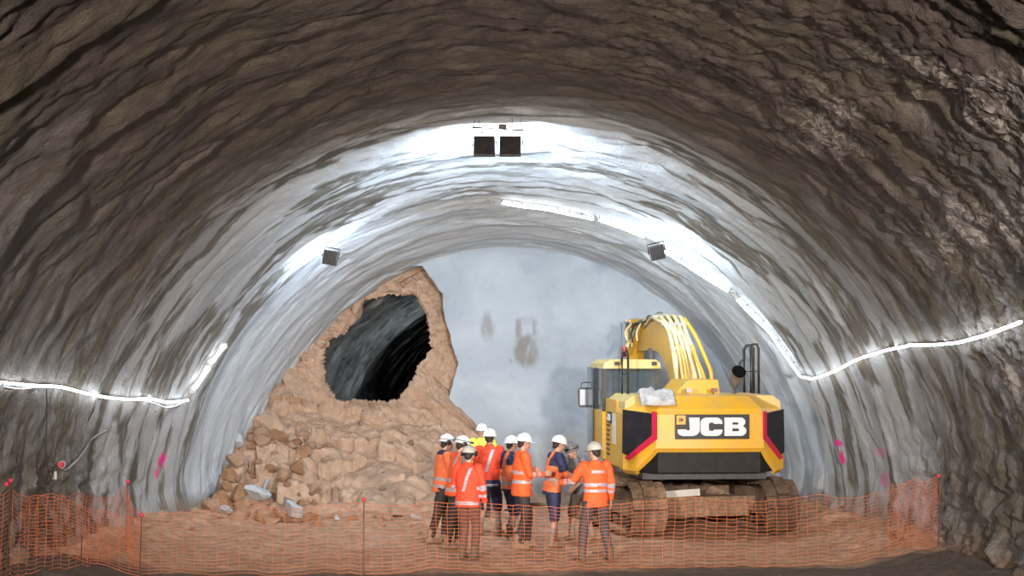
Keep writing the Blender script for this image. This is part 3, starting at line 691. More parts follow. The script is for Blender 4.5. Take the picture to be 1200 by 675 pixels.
# small decals on the left side panel
ML = Matrix.Translation((-1.372, 0, 0)) @ Matrix.Rotation(-PI / 2, 4, 'Z')
bm = bmesh.new(); box(bm, (-1.375, -.62, 1.98), (.014, .46, .20)); part('side_badge', bm, M_VENT)
for gl, s0 in ((J, 0), (C, .14), (B_, .28)):
    glyph('badge_letter', gl, 0, 0, .12, .12, 0, M=Matrix(((0, 1, 0, -1.392), (-1, 0, 0, -.42 - s0), (0, 0, 1, 1.92), (0, 0, 0, 1))))
bm = bmesh.new(); box(bm, (-1.372, -1.18, 1.80), (.012, .40, .52)); part('instruction_label', bm, simple('pale_label', (.72, .70, .60), .6, dirt=(.55, .42, .2)))
# deck details: hood, eyes, exhaust, handrails
bm = bmesh.new(); prism(bm, [(-.42, 2.38), (.40, 2.38), (.36, 2.66), (-.12, 2.66), (-.20, 2.62)], 'y', -1.7, -.2); part('engine_hood', bm, M_YEL, bevel=.03)
for px in (806, 836):
    p = W2L(P(px, 462, 27.5)); bm = bmesh.new(); tube(bm, [(p.x, p.y, 2.38), (p.x, p.y, 2.46)], .035, 8); box(bm, (p.x + .02, p.y, 2.49), (.10, .07, .07)); part('lifting_eye', bm, M_MUDM if px == 836 else M_STEEL)
p = W2L(P(863, 440, 28.2))
bm = bmesh.new(); tube(bm, [(p.x - .04, p.y, 2.36), (p.x - .03, p.y, 2.60), (p.x - .01, p.y - .03, 2.72), (p.x + .01, p.y - .16, 2.80)], [.10, .10, .12, .13], 16, caps=False); part('exhaust_pipe', bm, M_STEEL, smooth=True)
bm = bmesh.new(); tube(bm, [(p.x + .01, p.y - .150, 2.795), (p.x + .01, p.y - .158, 2.80)], .118, 16); part('exhaust_mouth', bm, simple('dark_opening', (.004, .004, .004), .9, spec=.1))  # black disc stands in for the shade inside the pipe mouth
bm = bmesh.new(); tube(bm, [(p.x - .03, p.y, 2.36), (p.x - .03, p.y, 2.42)], .13, 16); part('exhaust_collar', bm, M_STEEL)
def rail(pts, r_=.022): bm = bmesh.new(); tube(bm, pts, r_, 7); return part('handrail', bm, M_EBLK, smooth=True)
q_ = W2L(P(872, 440, 29.6)); x0 = q_.x; y0 = q_.y
rail([(x0, y0, 2.3), (x0, y0, 3.18), (x0 + .04, y0, 3.25), (x0 + .13, y0, 3.26), (x0 + .17, y0, 3.2), (x0 + .17, y0, 2.3)], .03)
rail([(x0 + .19, y0 + .3, 2.3), (x0 + .19, y0 + .3, 3.20), (x0 + .23, y0 + .3, 3.28), (x0 + .31, y0 + .3, 3.28), (x0 + .34, y0 + .3, 3.2), (x0 + .34, y0 + .3, 2.3)], .024)
rail([(x0, y0, 2.78), (x0 + .17, y0, 2.78), (x0 + .34, y0 + .3, 2.79)], .015)
rail([(x0 - .02, y0, 3.0), (x0 - .07, y0 - .02, 2.95), (x0 - .10, y0 - .03, 2.8)], .02)
# muddy sheet crumpled on the left rear corner of the deck
bm = bmesh.new(); n = 22; vs = [[None] * n for _ in range(n)]
for i in range(n):
    for j in range(n):
        u, v = i / (n - 1), j / (n - 1); x_ = -1.14 + .60 * u; y_ = -2.74 + .50 * v
        top = 2.43 if y_ > -2.5 else 2.42 - (-2.5 - y_) * .75
        e_ = min(u, 1 - u, v, 1 - v); wv = mnoise.noise(Vector((u * 4, v * 4, 3))) * .07 + abs(mnoise.noise(Vector((u * 9, v * 7, 8)))) * .045
        vs[i][j] = bm.verts.new((x_ + .05 * mnoise.noise(Vector((v * 4, 0, 1))), y_ + .08 * mnoise.noise(Vector((u * 4, 2, 1))), top + (.03 + max(0, wv + .03)) * (1 if e_ > 0 else .2)))
for i in range(n - 1):
    for j in range(n - 1): bm.faces.new((vs[i][j], vs[i + 1][j], vs[i + 1][j + 1], vs[i][j + 1]))
sheet = build('crumpled_sheet', bm, M_CLOTH, smooth=True); sheet.matrix_world = Matrix.Translation(EX) @ Matrix.Rotation(HEAD, 4, 'Z')
sm_ = sheet.modifiers.new('thickness', 'SOLIDIFY'); sm_.thickness = .008
tag(sheet, 'crumpled grey-white sheet lying on the left rear corner of the excavator', 'sheet')

# cab: frame, roof, panes, door
cx0, cx1, cy0, cy1, cz0, cz1 = -1.42, -.36, -.05, 1.72, 1.18, 3.0
bm = bmesh.new(); prism(bm, [(cx0, 2.84), (cx0 + .03, 2.93), (cx0 + .14, 3.0), (cx1 - .08, 3.0), (cx1, 2.93), (cx1, 2.84)], 'y', cy0 - .05, cy1, 0); cab = part('cab_roof', bm, M_YELD, bevel=.015)
bm = bmesh.new(); box(bm, ((cx0 + cx1) / 2, (cy0 + cy1) / 2, (cz0 + 2.1) / 2 - .0), (cx1 - cx0, cy1 - cy0, 2.06 - cz0)); part('cab_body', bm, M_YEL, bevel=.02)
for x_, y_ in ((cx0 + .045, cy0 + .04), (cx1 - .045, cy0 + .04), (cx1 - .045, cy1 - .05), (cx0 + .045, cy1 - .05), (cx0 + .04, .85)):
    bm = bmesh.new(); box(bm, (x_, y_, 2.46), (.085, .085, .80)); part('cab_pillar', bm, M_EBLK)
def pane(c, s_): bm = bmesh.new(); box(bm, c, s_); part('window_pane', bm, M_GLASS)
pane(((cx0 + cx1) / 2, cy0 + .01, 2.46), (cx1 - cx0 - .16, .012, .76)); pane(((cx0 + cx1) / 2, cy1 - .04, 2.46), (cx1 - cx0 - .16, .012, .76))
pane((cx1 - .03, .85, 2.46), (.012, 1.6, .76)); pane((cx0 + .02, .40, 2.36), (.012, .8, .96)); pane((cx0 + .02, 1.26, 2.1), (.012, .76, 1.5))
bm = bmesh.new(); prism(bm, [(.45, 2.06), (.95, 2.06), (.95, 2.2), (.62, 2.25), (.58, 2.75), (.48, 2.75)], 'x', -1.12, -.62); part('driver_seat', bm, M_EBLK, bevel=.03)
# door folded open against the front of the cab, with yellow grab rail and mirror
bm = bmesh.new(); prism(bm, [(1.00, 1.25), (1.70, 1.25), (1.70, 2.85), (1.0, 2.85)], 'x', cx0 - .05, cx0 - .03); part('cab_door', bm, M_GLASS)
pL = W2L(P(698.5, 455, 31.35)); bm = bmesh.new(); tube(bm, [(pL.x, pL.y, 1.25), (pL.x, pL.y, 2.45)], .036, 8); part('grab_rail', bm, M_YEL, smooth=True)
pm = W2L(P(685, 465.5, 31.35))
bm = bmesh.new(); prism(bm, [(pm.x - .11, pm.z - .17), (pm.x - .06, pm.z - .20), (pm.x + .10, pm.z - .19), (pm.x + .13, pm.z - .12), (pm.x + .12, pm.z + .16), (pm.x + .06, pm.z + .19), (pm.x - .09, pm.z + .18), (pm.x - .13, pm.z + .12)], 'y', pm.y - .04, pm.y + .05)
mir = part('mirror', bm, M_EBLK, bevel=.01)
bm = bmesh.new(); box(bm, (pm.x, pm.y - .043, pm.z), (.19, .006, .30)); build('mirror_glass', bm, simple('mirror_back', (.18, .20, .23), .3, .3), mir)
bm = bmesh.new(); tube(bm, [(pm.x - .06, pm.y, pm.z + .17), (pm.x - .06, pm.y, pm.z + .27), (pm.x, pm.y, pm.z + .29), (pL.x, pL.y, pm.z + .27)], .012, 6); build('mirror_arm', bm, M_EBLK, mir)
# rails and beacon at the cab's rear, antenna
q1 = W2L(P(729, 440, 28.6)); q2 = W2L(P(736, 440, 28.6))
rail([(q1.x, q1.y, 2.34), (q1.x, q1.y, 3.08), (q1.x + .02, q1.y, 3.16), (q2.x - .02, q2.y, 3.16), (q2.x, q2.y, 3.08), (q2.x, q2.y, 2.34)], .022)
rail([(q1.x, q1.y, 2.75), (q2.x, q2.y, 2.75)], .015)
bc = W2L(P(731.5, 412, 28.6)); bm = bmesh.new(); tube(bm, [(bc.x, bc.y - .03, bc.z - .09), (bc.x, bc.y - .03, bc.z + .05), (bc.x, bc.y - .03, bc.z + .09)], [.06, .06, .035], 12); part('beacon', bm, simple('beacon_red', (.35, .06, .05), .35), smooth=True)
an = W2L(P(727.5, 400, 29.4)); bm = bmesh.new(); tube(bm, [(an.x, an.y, 2.9), (an.x + .02, an.y, 3.66)], .008, 5); part('antenna', bm, M_EBLK)
for x_ in (cx0 + .26, cx1 - .12):
    bm = bmesh.new(); box(bm, (x_, cy0 - .08, 2.93), (.09, .05, .07)); part('work_lamp', bm, M_EBLK, bevel=.01)

# boom: gooseneck box section in the y-z plane
bx_ = .22
top_l = bez([(.0, 0, 2.25), (.30, 0, 2.70), (.95, 0, 3.25), (1.8, 0, 3.62), (2.6, 0, 3.76), (3.6, 0, 3.68), (5.3, 0, 3.42)], 6)
bot_l = bez([(.45, 0, 1.9), (.75, 0, 2.25), (1.3, 0, 2.70), (2.0, 0, 3.04), (2.7, 0, 3.16), (3.6, 0, 3.18), (5.3, 0, 3.16)], 6)
bm = bmesh.new(); rs = []
for a, b in zip(top_l, bot_l): rs.append([(bx_ - .19, a.x, a.z), (bx_ + .19, a.x, a.z), (bx_ + .19, b.x, b.z), (bx_ - .19, b.x, b.z)])
rings(bm, rs); boom = part('boom', bm, M_YEL, bevel=.02)
for k, dx in enumerate((-.20, -.10, 0, .10, .20)):
    pts = [(bx_ + dx * (1.0 + .12 * math.sin(i * .35)), p.x - .02 * 0, p.z + .07 + .035 * math.sin(i * .5 + k)) for i, p in enumerate(top_l) if i < 33]
    bm = bmesh.new(); tube(bm, pts, .040, 8); build('hydraulic_hose', bm, M_CREAM, boom, smooth=True)
for k, dx in enumerate((-.19, -.06, .07, .19)):
    bm = bmesh.new(); tube(bm, bez([(bx_ + dx, -.10, 2.25), (bx_ + dx * 1.35, -.02, 2.62), (bx_ + dx, .42, 3.02), (bx_ + dx, .8, 3.26)], 5), .03, 7); build('hydraulic_hose', bm, M_YEL if k % 2 else M_CREAM, boom, smooth=True)
for y_, z_ in ((.80, 3.22), (1.7, 3.68), (2.7, 3.85)):
    bm = bmesh.new(); box(bm, (bx_, y_, z_), (.50, .07, .05)); build('hose_clamp', bm, M_STEEL, boom)
bm = bmesh.new(); tube(bm, bez([(bx_ + .34, -.1, 2.35), (bx_ + .40, .1, 2.72), (bx_ + .36, .5, 3.05), (bx_ + .30, 1.1, 3.45), (bx_ + .26, 2.0, 3.8)], 6), .038, 7); build('hydraulic_hose', bm, M_YEL, boom, smooth=True)
for sx in (-.34, .34):                                                   # boom lift cylinders
    bm = bmesh.new(); tube(bm, [(bx_ + sx, 1.35, 1.45), (bx_ + sx, 2.0, 2.45)], .075, 12); bcx = part('boom_cylinder', bm, M_YEL, smooth=True)
    bm = bmesh.new(); tube(bm, [(bx_ + sx, 2.0, 2.45), (bx_ + sx, 2.5, 3.2)], .045, 12); build('piston_rod', bm, M_CHROME, bcx, smooth=True)
# arm cylinder on the boom's back and the stick head with its plates
bm = bmesh.new(); tube(bm, [(bx_ - .02, 3.2, 3.88), (bx_ - .04, 4.3, 3.84)], .085, 12); ac = part('arm_cylinder', bm, M_STEEL, smooth=True)
bm = bmesh.new(); tube(bm, [(bx_ - .04, 4.3, 3.84), (bx_ - .05, 5.05, 3.78)], .05, 12); build('piston_rod', bm, M_CHROME, ac, smooth=True)
bm = bmesh.new(); prism(bm, [(4.8, 3.75), (5.05, 3.85), (5.7, 3.35), (6.15, 1.1), (5.9, 1.0), (5.2, 3.1)], 'x', bx_ - .34, bx_ - .02); stk = part('stick', bm, M_YEL, bevel=.02)
for x_ in (bx_ - .48, bx_ - .40):
    bm = bmesh.new(); prism(bm, [(4.55, 3.25), (4.72, 3.25), (4.95, 3.80), (4.8, 3.82)], 'x', x_, x_ + .035); build('link_plate', bm, M_YELD, stk)
bm = bmesh.new(); tube(bm, [(bx_ - .56, 4.4, 3.15), (bx_ - .26, 4.8, 3.65)], .05, 10); build('bucket_cylinder', bm, M_CREAM, stk, smooth=True)
bm = bmesh.new(); tube(bm, [(bx_ - .50, 4.7, 3.72), (bx_ - .14, 4.7, 3.76)], .075, 12); build('pin_housing', bm, M_CHROME, stk, smooth=True)
for k in range(3): bm = bmesh.new(); tube(bm, bez([(bx_ - .5 + k * .1, 4.3, 3.35), (bx_ - .55 + k * .12, 4.35, 3.55), (bx_ - .4 + k * .1, 4.5, 3.74)], 5), .022, 6); build('hydraulic_hose', bm, M_EBLK if k == 1 else M_CREAM, stk, smooth=True)
bm = bmesh.new(); prism(bm, [(5.8, 1.15), (6.2, 1.2), (6.35, .7), (6.1, .25), (5.5, .12), (5.25, .45), (5.45, .5), (5.75, .45), (5.9, .7)], 'x', bx_ - .75, bx_ + .4); part('bucket', bm, M_MUDD, bevel=.02)

# undercarriage
TY = math.radians(12.5) - HEAD
uc = empty('undercarriage', (0, 0, 0)); uc.parent = ex; uc.rotation_euler = (0, 0, TY)
bm = bmesh.new(); tube(bm, [(0, 0, .62), (0, 0, 1.02)], .62, 24); box(bm, (0, 0, .58), (1.5, 1.1, .34)); build('centre_frame', bm, M_MUDD, uc)
for sx in (-1, 1):
    for sy in (-1, 1):
        bm = bmesh.new(); tube(bm, [(sx * .35, sy * .3, .62), (sx * 1.1, sy * 1.0, .45)], [.24, .17], 6); build('frame_leg', bm, M_MUDM, uc)
pw = W2L(P(806, 592, 27.9)); bm = bmesh.new(); box(bm, (0, 0, 0), (.66, .04, .12)); pl_ = build('crossbar_plate', bm, simple('dusty_white_panel', (.62, .60, .55), .5), uc)
pl_.location = (-.30, -1.02, .66); pl_.rotation_euler = (0, math.radians(-3), 0)
bm = bmesh.new(); box(bm, (0, -.9, .42), (1.9, .30, .36)); build('rear_beam', bm, M_MUDM, uc, bevel=.04)
HL = 1.62; TR = .43
def track(sx):
    X0 = sx * 1.19
    bm = bmesh.new(); prism(bm, [(-HL + .1, .30), (HL - .1, .30), (HL - .1, .62), (HL - .4, .74), (-HL + .4, .74), (-HL + .1, .62)], 'x', X0 - .15, X0 + .15)
    fr = build('track_frame', bm, M_MUDM, uc, bevel=.03)
    # chain of grouser shoes around sprocket and idler, sagging on top
    path = []
    n = 11
    for i in range(n): path.append((HL - 2 * HL * i / n, .04))
    for i in range(9): a_ = -PI / 2 - PI * i / 9; path.append((-HL + TR * math.cos(a_), .04 + TR + TR * math.sin(a_)))
    for i in range(n): t_ = i / n; path.append((-HL + 2 * HL * t_, .04 + 2 * TR - .05 * math.sin(PI * t_ * 2) ** 2))
    for i in range(9): a_ = PI / 2 - PI * i / 9; path.append((HL + TR * math.cos(a_), .04 + TR + TR * math.sin(a_)))
    m_ = len(path); L = [0]
    for i in range(m_): L.append(L[-1] + math.dist(path[i], path[(i + 1) % m_]))
    ns = 48; bm = bmesh.new()
    for k in range(ns):
        s_ = L[-1] * k / ns; i = max(j for j in range(m_) if L[j] <= s_); t_ = (s_ - L[i]) / (L[i + 1] - L[i]); a, b = path[i], path[(i + 1) % m_]
        c = (a[0] + (b[0] - a[0]) * t_, a[1] + (b[1] - a[1]) * t_); an_ = math.atan2(b[1] - a[1], b[0] - a[0])
        M = Matrix.Translation((X0, c[0], c[1])) @ Matrix.Rotation(an_, 4, 'X'); w_ = L[-1] / ns
        box(bm, (0, 0, 0), (.60, w_ * .93, .03), M); box(bm, (0, -w_ * .3, -.028), (.60, .018, .05), M); box(bm, (0, w_ * .1, -.022), (.60, .014, .03), M); box(bm, (0, 0, .04), (.22, w_ * .9, .06), M)
    build('track_chain', bm, M_MUDM if sx < 0 else M_MUDD, fr)
    for nm, y_ in (('sprocket', -HL), ('idler_wheel', HL)):
        bm = bmesh.new(); tube(bm, [(X0 - .14, y_, .04 + TR), (X0 + .14, y_, .04 + TR)], TR - .1, 20); tube(bm, [(X0 - .22, y_, .04 + TR), (X0 + .22, y_, .04 + TR)], .16, 14); build(nm, bm, M_MUDM, fr, bevel=.015)
    for k in range(7):
        y_ = -HL + .45 + k * (2 * HL - .9) / 6; bm = bmesh.new(); tube(bm, [(X0 - .16, y_, .18), (X0 + .16, y_, .18)], .10, 12); build('roller', bm, M_MUDD, fr)
    for y_ in (-.6, .6): bm = bmesh.new(); tube(bm, [(X0 - .1, y_, .78), (X0 + .1, y_, .78)], .07, 10); build('top_roller', bm, M_MUDD, fr)
track(-1); track(1)
for o in list(uc.children):
    ml = o.matrix_basis.copy(); o.parent = ex; o.matrix_basis = Matrix.Rotation(TY, 4, 'Z') @ ml
bpy.data.objects.remove(uc)

# ================================================================ loose rocks
def rock_mesh(name, seed, mat, flat=1.0, sub=3, cut=.0):
    bm = bmesh.new(); bmesh.ops.create_icosphere(bm, subdivisions=sub, radius=.5); r_ = random.Random(seed)
    planes = [(Vector((r_.gauss(0, 1), r_.gauss(0, 1), r_.gauss(0, 1))).normalized(), r_.uniform(.22 - cut, .40 - cut)) for _ in range(11)]
    for v in bm.verts:
        for n_, d_ in planes:
            k = v.co.dot(n_) - d_
            if k > 0: v.co -= n_ * k
        v.co += v.co.normalized() * mnoise.noise(v.co * 5 + Vector((seed, 0, 0))) * .03
        v.co.z *= flat
    me = bpy.data.meshes.new(name); bm.to_mesh(me); bm.free(); me.materials.append(mat)
    me.polygons.foreach_set('use_smooth', [True] * len(me.polygons)); me.set_sharp_from_angle(angle=math.radians(28)); return me
RM = [rock_mesh('rock', i, M_ROCK if i % 3 else M_ROCK2, [1, .7, .8, .6][i % 4]) for i in range(9)]
def ground_at(x, y):
    h = PBVH.ray_cast(Vector((x, y, 4.0)), Vector((0, 0, -1)))[0]; z = gz(x, y)
    return max(z, h.z) if h is not None and h.z < 2.6 else z
def rock(px, Y, size, me, label, group=None, cat='rock', name='rock', rot=None, sink=.32, sc=(1, 1, 1)):
    x_ = P(px, 415, Y).x; z_ = ground_at(x_, Y); o = link(name, me); o.scale = (size * sc[0], size * sc[1], size * sc[2])
    o.rotation_euler = rot or (random.uniform(-.5, .5), random.uniform(-.5, .5), random.uniform(0, 6.3))
    o.location = (x_, Y, z_ + size * (.5 - sink) * .55); tag(o, label, cat, group); return o
ch = [rock_mesh('concrete_chunk', 30 + i, M_CHUNK, .8, 4, .07) for i in range(5)]
rock(299, 32.0, .74, ch[0], 'largest pale blue-white concrete slab leaning at the foot of the soil heap', None, 'concrete chunk', 'concrete_chunk', (.5, .35, .4), -.1, (1.0, .35, .75))
rock(346, 30.4, .66, ch[1], 'rough white speckled concrete block standing before the soil heap', None, 'concrete chunk', 'concrete_chunk', (.2, .5, 1.2), -.1, (.85, .7, 1.0))
rock(265, 30.0, .66, ch[2], 'flat pale concrete slab lying by the foot of the left wall', None, 'concrete chunk', 'concrete_chunk', (.05, .08, .2), 0, (1.05, .6, .35))
rock(312, 33.0, .42, ch[3], 'narrow pale chunk standing in the rubble above the largest slab', None, 'concrete chunk', 'concrete_chunk', (.2, .3, 0), -.2, (.4, .5, 1.1))
rock(272, 33.6, .62, ch[4], 'grey-blue broken slab against the left wall at the edge of the heap', None, 'concrete chunk', 'concrete_chunk', (.3, .5, .5), -.2, (.9, .5, .9))
rock(395, 30.2, .34, ch[3], 'small pale stone lying right of the white concrete block', None, 'concrete chunk', 'concrete_chunk', (0, .2, 1.5), .1, (1, .7, .6))
rock(488, 30.6, .24, ch[1], 'small white stone left of the workers before the heap', None, 'concrete chunk', 'concrete_chunk', (.3, .2, .5), .1)
gm = rock_mesh('grey_boulder', 44, M_GREY, .9)
rock(322, 32.6, .30, gm, 'dark grey stone behind the largest pale slab', None, 'rock', 'rock')
rock(338, 32.3, .26, rock_mesh('grey_stone', 45, M_GREY, .7), 'grey stone right of the largest pale slab', None, 'rock', 'rock')
rock(283, 35.2, .9, rock_mesh('dark_boulder', 46, simple('dark_grey_rock', (.10, .105, .11), .8, dirt=(.25, .26, .28)), .9), 'dark grey boulder wedged between soil heap and left wall', None, 'rock', 'boulder', None, 0, (.6, .6, 1))
big = [(262,31.0,.62),(300,30.9,.55),(330,31.1,.50),(365,30.8,.42),(285,31.6,.5),(318,30.2,.42),(415,30.6,.30),(455,30.4,.36),(250,30.9,.5),(372,29.9,.26),(280,30.4,.40),(338,31.7,.45)]
blab = ['brown clay boulder just right of the flat pale slab by the left wall', 'clay boulder in front of the largest pale slab', 'clay boulder between the largest pale slab and the white block', 'clay boulder close right of the rough white block',
        'clay boulder left of the largest pale slab', 'rust-brown boulder in front of the white block, nearest the net', 'clay boulder right of the small pale stone', 'rightmost boulder of those lying before the soil heap', 'leftmost boulder at the very foot of the left wall',
        'small low boulder in front, right of the white block', 'clay boulder between the flat slab and the net', 'clay boulder directly behind the white block']
for i, (px, Y, s_) in enumerate(big): rock(px, Y, s_, RM[i % 9], blab[i], 'big clay boulders at the foot of the heap', 'boulder', 'boulder')
rr = random.Random(5)
for i in range(210):
    t_ = rr.random(); px = rr.uniform(262, 400) if i % 4 else rr.uniform(300, 545); Y = rr.uniform(30.6, 34.6) if px < 400 else rr.uniform(30.4, 36); s_ = rr.choice([.10, .14, .18, .26, .38]) * (1.25 if px < 370 else .5)
    o = rock(px, Y, s_, RM[i % 9], 'small brown clay lump strewn over the soil heap', 'small clay lumps on the heap')
for i in range(46):
    px, Y = rr.choice([(rr.uniform(30, 240), rr.uniform(23.5, 28)), (rr.uniform(960, 1095), rr.uniform(25, 31)), (rr.uniform(250, 700), rr.uniform(25, 30))]); s_ = rr.uniform(.06, .17)
    o = rock(px, Y, s_, RM[i % 9], 'small brown stone scattered on the trampled clay floor', 'small stones on the clay floor')

# ================================================================ people
def remesh(bm, voxel, smooth=2, disp=None):
    me = bpy.data.meshes.new('tmp'); bmesh.ops.recalc_face_normals(bm, faces=bm.faces); bm.to_mesh(me); bm.free()
    o = bpy.data.objects.new('tmp', me); COL.objects.link(o)
    m = o.modifiers.new('r', 'REMESH'); m.mode = 'VOXEL'; m.voxel_size = voxel; m.adaptivity = 0
    s_ = o.modifiers.new('s', 'SMOOTH'); s_.factor = .5; s_.iterations = smooth
    dg = bpy.context.evaluated_depsgraph_get(); out = bpy.data.meshes.new_from_object(o.evaluated_get(dg))
    bpy.data.objects.remove(o); bpy.data.meshes.remove(me)
    n = len(out.vertices); co = np.zeros(n * 3); out.vertices.foreach_get('co', co); co = co.reshape(-1, 3)
    if disp is not None and n:
        nn = np.zeros(n * 3); out.vertices.foreach_get('normal', nn); nn = nn.reshape(-1, 3)
        co = co + nn * disp(co)[:, None]; out.vertices.foreach_set('co', co.reshape(-1))
    out.polygons.foreach_set('use_smooth', [True] * len(out.polygons)); out.update(); return out
def limb(bm, pts, rad, n=14, flat=1.0):
    """tapered limb with rounded ends"""
    pts = [Vector(p) for p in pts]; rad = list(rad)
    d0 = (pts[0] - pts[1]).normalized(); d1 = (pts[-1] - pts[-2]).normalized()
    P_ = [pts[0] + d0 * rad[0] * .85, pts[0] + d0 * rad[0] * .5] + pts + [pts[-1] + d1 * rad[-1] * .5, pts[-1] + d1 * rad[-1] * .85]
    R_2 = [rad[0] * .35, rad[0] * .8] + rad + [rad[-1] * .8, rad[-1] * .35]; tube(bm, P_, R_2, n)
def ell(bm, c, r, M=None, seg=16):
    bmesh.ops.create_uvsphere(bm, u_segments=seg, v_segments=seg // 2 + 2, radius=1, matrix=(M or Matrix.Identity(4)) @ Matrix.Translation(c) @ Matrix.Diagonal((*r, 1)))
SKIN = simple('skin', (.50, .30, .22), .5, dirt=(.42, .22, .15)); HAIRM = simple('dark_hair', (.03, .022, .018), .7)
PM = {k: simple(k, c, .75, dirt=tuple(x * .7 for x in c), dirt_amt=.5, scale=9, bump=.3) for k, c in {
    'orange_fabric': (.90, .13, .03), 'red_orange_fabric': (.85, .075, .03), 'soft_orange_fabric': (.90, .20, .07), 'navy_fabric': (.025, .03, .085), 'grey_fabric': (.15, .155, .17),
    'yellow_fabric': (.72, .95, .08), 'dark_trouser_fabric': (.035, .03, .028), 'brown_trouser_fabric': (.10, .068, .055), 'grey_trouser_fabric': (.075, .07, .08), 'charcoal_fabric': (.05, .05, .055),
    'boot_leather': (.14, .10, .07), 'muddy_boot': (.27, .19, .13), 'sock_grey': (.25, .24, .23), 'rust_trousers': (.17, .075, .055)}.items()}
PM['band'] = simple('reflective_band', (.44, .40, .46), .4, dirt=(.36, .26, .28)); PM['helmet_white'] = simple('helmet_white', (.80, .82, .85), .3, dirt=(.6, .6, .58), dirt_amt=.3)
PM['helmet_grey'] = simple('helmet_dusty_grey', (.52, .52, .48), .45, dirt=(.35, .33, .30)); PM['helmet_dark'] = simple('helmet_dark_dusty', (.16, .15, .15), .5, dirt=(.3, .28, .27))
PM['black'] = M_EBLK; PM['skin'] = SKIN
def person(px, Y, H, face, label, jacket, legs, feet, arms, helmet='helmet_white', lean=0, side=0, head=(0, 0), sleeves='long', shorts=False, boots='boot_leather', muffs=False, lamp=False, zone=None, vest=False, build_=1.0, bulk=1.0):
    """feet: ((x,y),(x,y)) left/right foot in local metres (+y = forward); arms: (elbow dir, hand dir) per side in the torso frame"""
    x_ = P(px, 415, Y).x; k = H / 1.80
    root = empty('person', (x_, Y, ground_at(x_, Y) + .012), math.radians(face), label, 'person')
    T = Matrix.Translation((0, 0, .95 * k)) @ Matrix.Rotation(math.radians(side), 4, 'Y') @ Matrix.Rotation(-math.radians(lean), 4, 'X')
    tp = lambda x, y, z: T @ Vector((x * k * build_, y * k, z * k))       # torso frame, z from the hips
    hips = [Vector((s_ * .095 * k, 0, .93 * k)) for s_ in (-1, 1)]
    ank = [Vector((f[0], f[1], .10 * k)) for f in feet]; knee = []
    for h, a in zip(hips, ank):
        L1, L2 = .435 * k, .42 * k; d = a - h; D = min(d.length, (L1 + L2) * .999); u = d.normalized()
        c = (L1 * L1 - L2 * L2 + D * D) / (2 * D); hh = math.sqrt(max(L1 * L1 - c * c, 1e-5)); fw = Vector((0, 1, 0)); fw = (fw - u * fw.dot(u)).normalized()
        knee.append(h + u * c + fw * hh)
    sh = [tp(s_ * .195, 0, .50) for s_ in (-1, 1)]; el = []; hd = []; hdir = []
    R3 = T.to_3x3()
    for s_, (e_, f_) in zip(sh, arms):
        e = s_ + R3 @ Vector(e_).normalized() * .30 * k; el.append(e); fd = R3 @ Vector(f_).normalized(); hd.append(e + fd * .25 * k); hdir.append(fd)
    neck = tp(0, 0.01, .545); HM = Matrix.Translation(tp(0, .03, .685)) @ Matrix.Rotation(math.radians(head[0]), 4, 'Z') @ Matrix.Rotation(-math.radians(lean * .35 + head[1]), 4, 'X') @ Matrix.Scale(k, 4)
    # ---- body: one continuous surface
    bm = bmesh.new()
    ell(bm, (0, .0, .035), (.076, .094, .085), HM); ell(bm, (0, .022, -.035), (.060, .072, .075), HM)
    ell(bm, (0, .062, -.085), (.030, .026, .024), HM)                      # chin
    tube(bm, [HM @ Vector(p) for p in ((0, .080, .022), (0, .098, -.012), (0, .112, -.026), (0, .096, -.036))], [.008 * k, .011 * k, .015 * k, .010 * k], 8)   # nose
    ell(bm, (0, .083, .035), (.05, .016, .012), HM)                        # brow
    ell(bm, (0, .088, -.058), (.024, .012, .011), HM)                      # lips
    for s_ in (-1, 1): ell(bm, (s_ * .078, -.004, -.005), (.010, .020, .032), HM); ell(bm, (s_ * .036, .068, -.012), (.020, .018, .016), HM)
    limb(bm, [neck - (neck - tp(0, 0, .40)) * .6, neck, HM @ Vector((0, -.01, -.03))], [.062 * k, .056 * k, .056 * k])
    def tor(bm, rs): rings(bm, [[T @ Vector((rx * k * build_ * math.cos(a_), (cy + ry * math.sin(a_)) * k, z * k)) for a_ in [2 * PI * i / 22 for i in range(22)]] for z, rx, ry, cy in rs])
    tor(bm, [(-.08, .10, .07, 0), (.0, .15, .095, 0), (.14, .135, .09, 0), (.34, .165, .10, 0), (.47, .15, .085, 0), (.53, .07, .05, 0)])
    for i in (0, 1):
        limb(bm, [sh[i], el[i], hd[i]], [.05 * k, .040 * k, .027 * k]); limb(bm, [hips[i], knee[i], ank[i]], [.075 * k, .05 * k, .036 * k])
        limb(bm, [knee[i].lerp(ank[i], .15), knee[i].lerp(ank[i], .35), knee[i].lerp(ank[i], .6)], [.045 * k, .056 * k, .042 * k])
        fd = hdir[i]; sgn = -1 if i == 0 else 1; out = R3 @ Vector((sgn, 0, 0)); inw_ = (-out - fd * (-out).dot(fd)).normalized(); nrm = fd.cross(inw_) * -sgn
        pc = hd[i] + fd * .052 * k; Mh = Matrix((( *[nrm.x], inw_.x, fd.x, 0), (nrm.y, inw_.y, fd.y, 0), (nrm.z, inw_.z, fd.z, 0), (0, 0, 0, 1))); Mh.translation = pc
        ell(bm, (0, 0, 0), (.041 * k, .015 * k, .050 * k), Mh)
        for q_, (fx_, ln) in enumerate(((-.030, .062), (-.010, .074), (.010, .070), (.030, .054))):
            b0 = Mh @ Vector((fx_ * k, 0, .030 * k)); b1 = Mh @ Vector((fx_ * 1.15 * k, .006 * k, (.045 + ln * .45) * k)); b2 = Mh @ Vector((fx_ * 1.2 * k, .026 * k, (.045 + ln * .85) * k))
            limb(bm, [b0, b1, b2], [.0092 * k, .0088 * k, .0076 * k], 8)
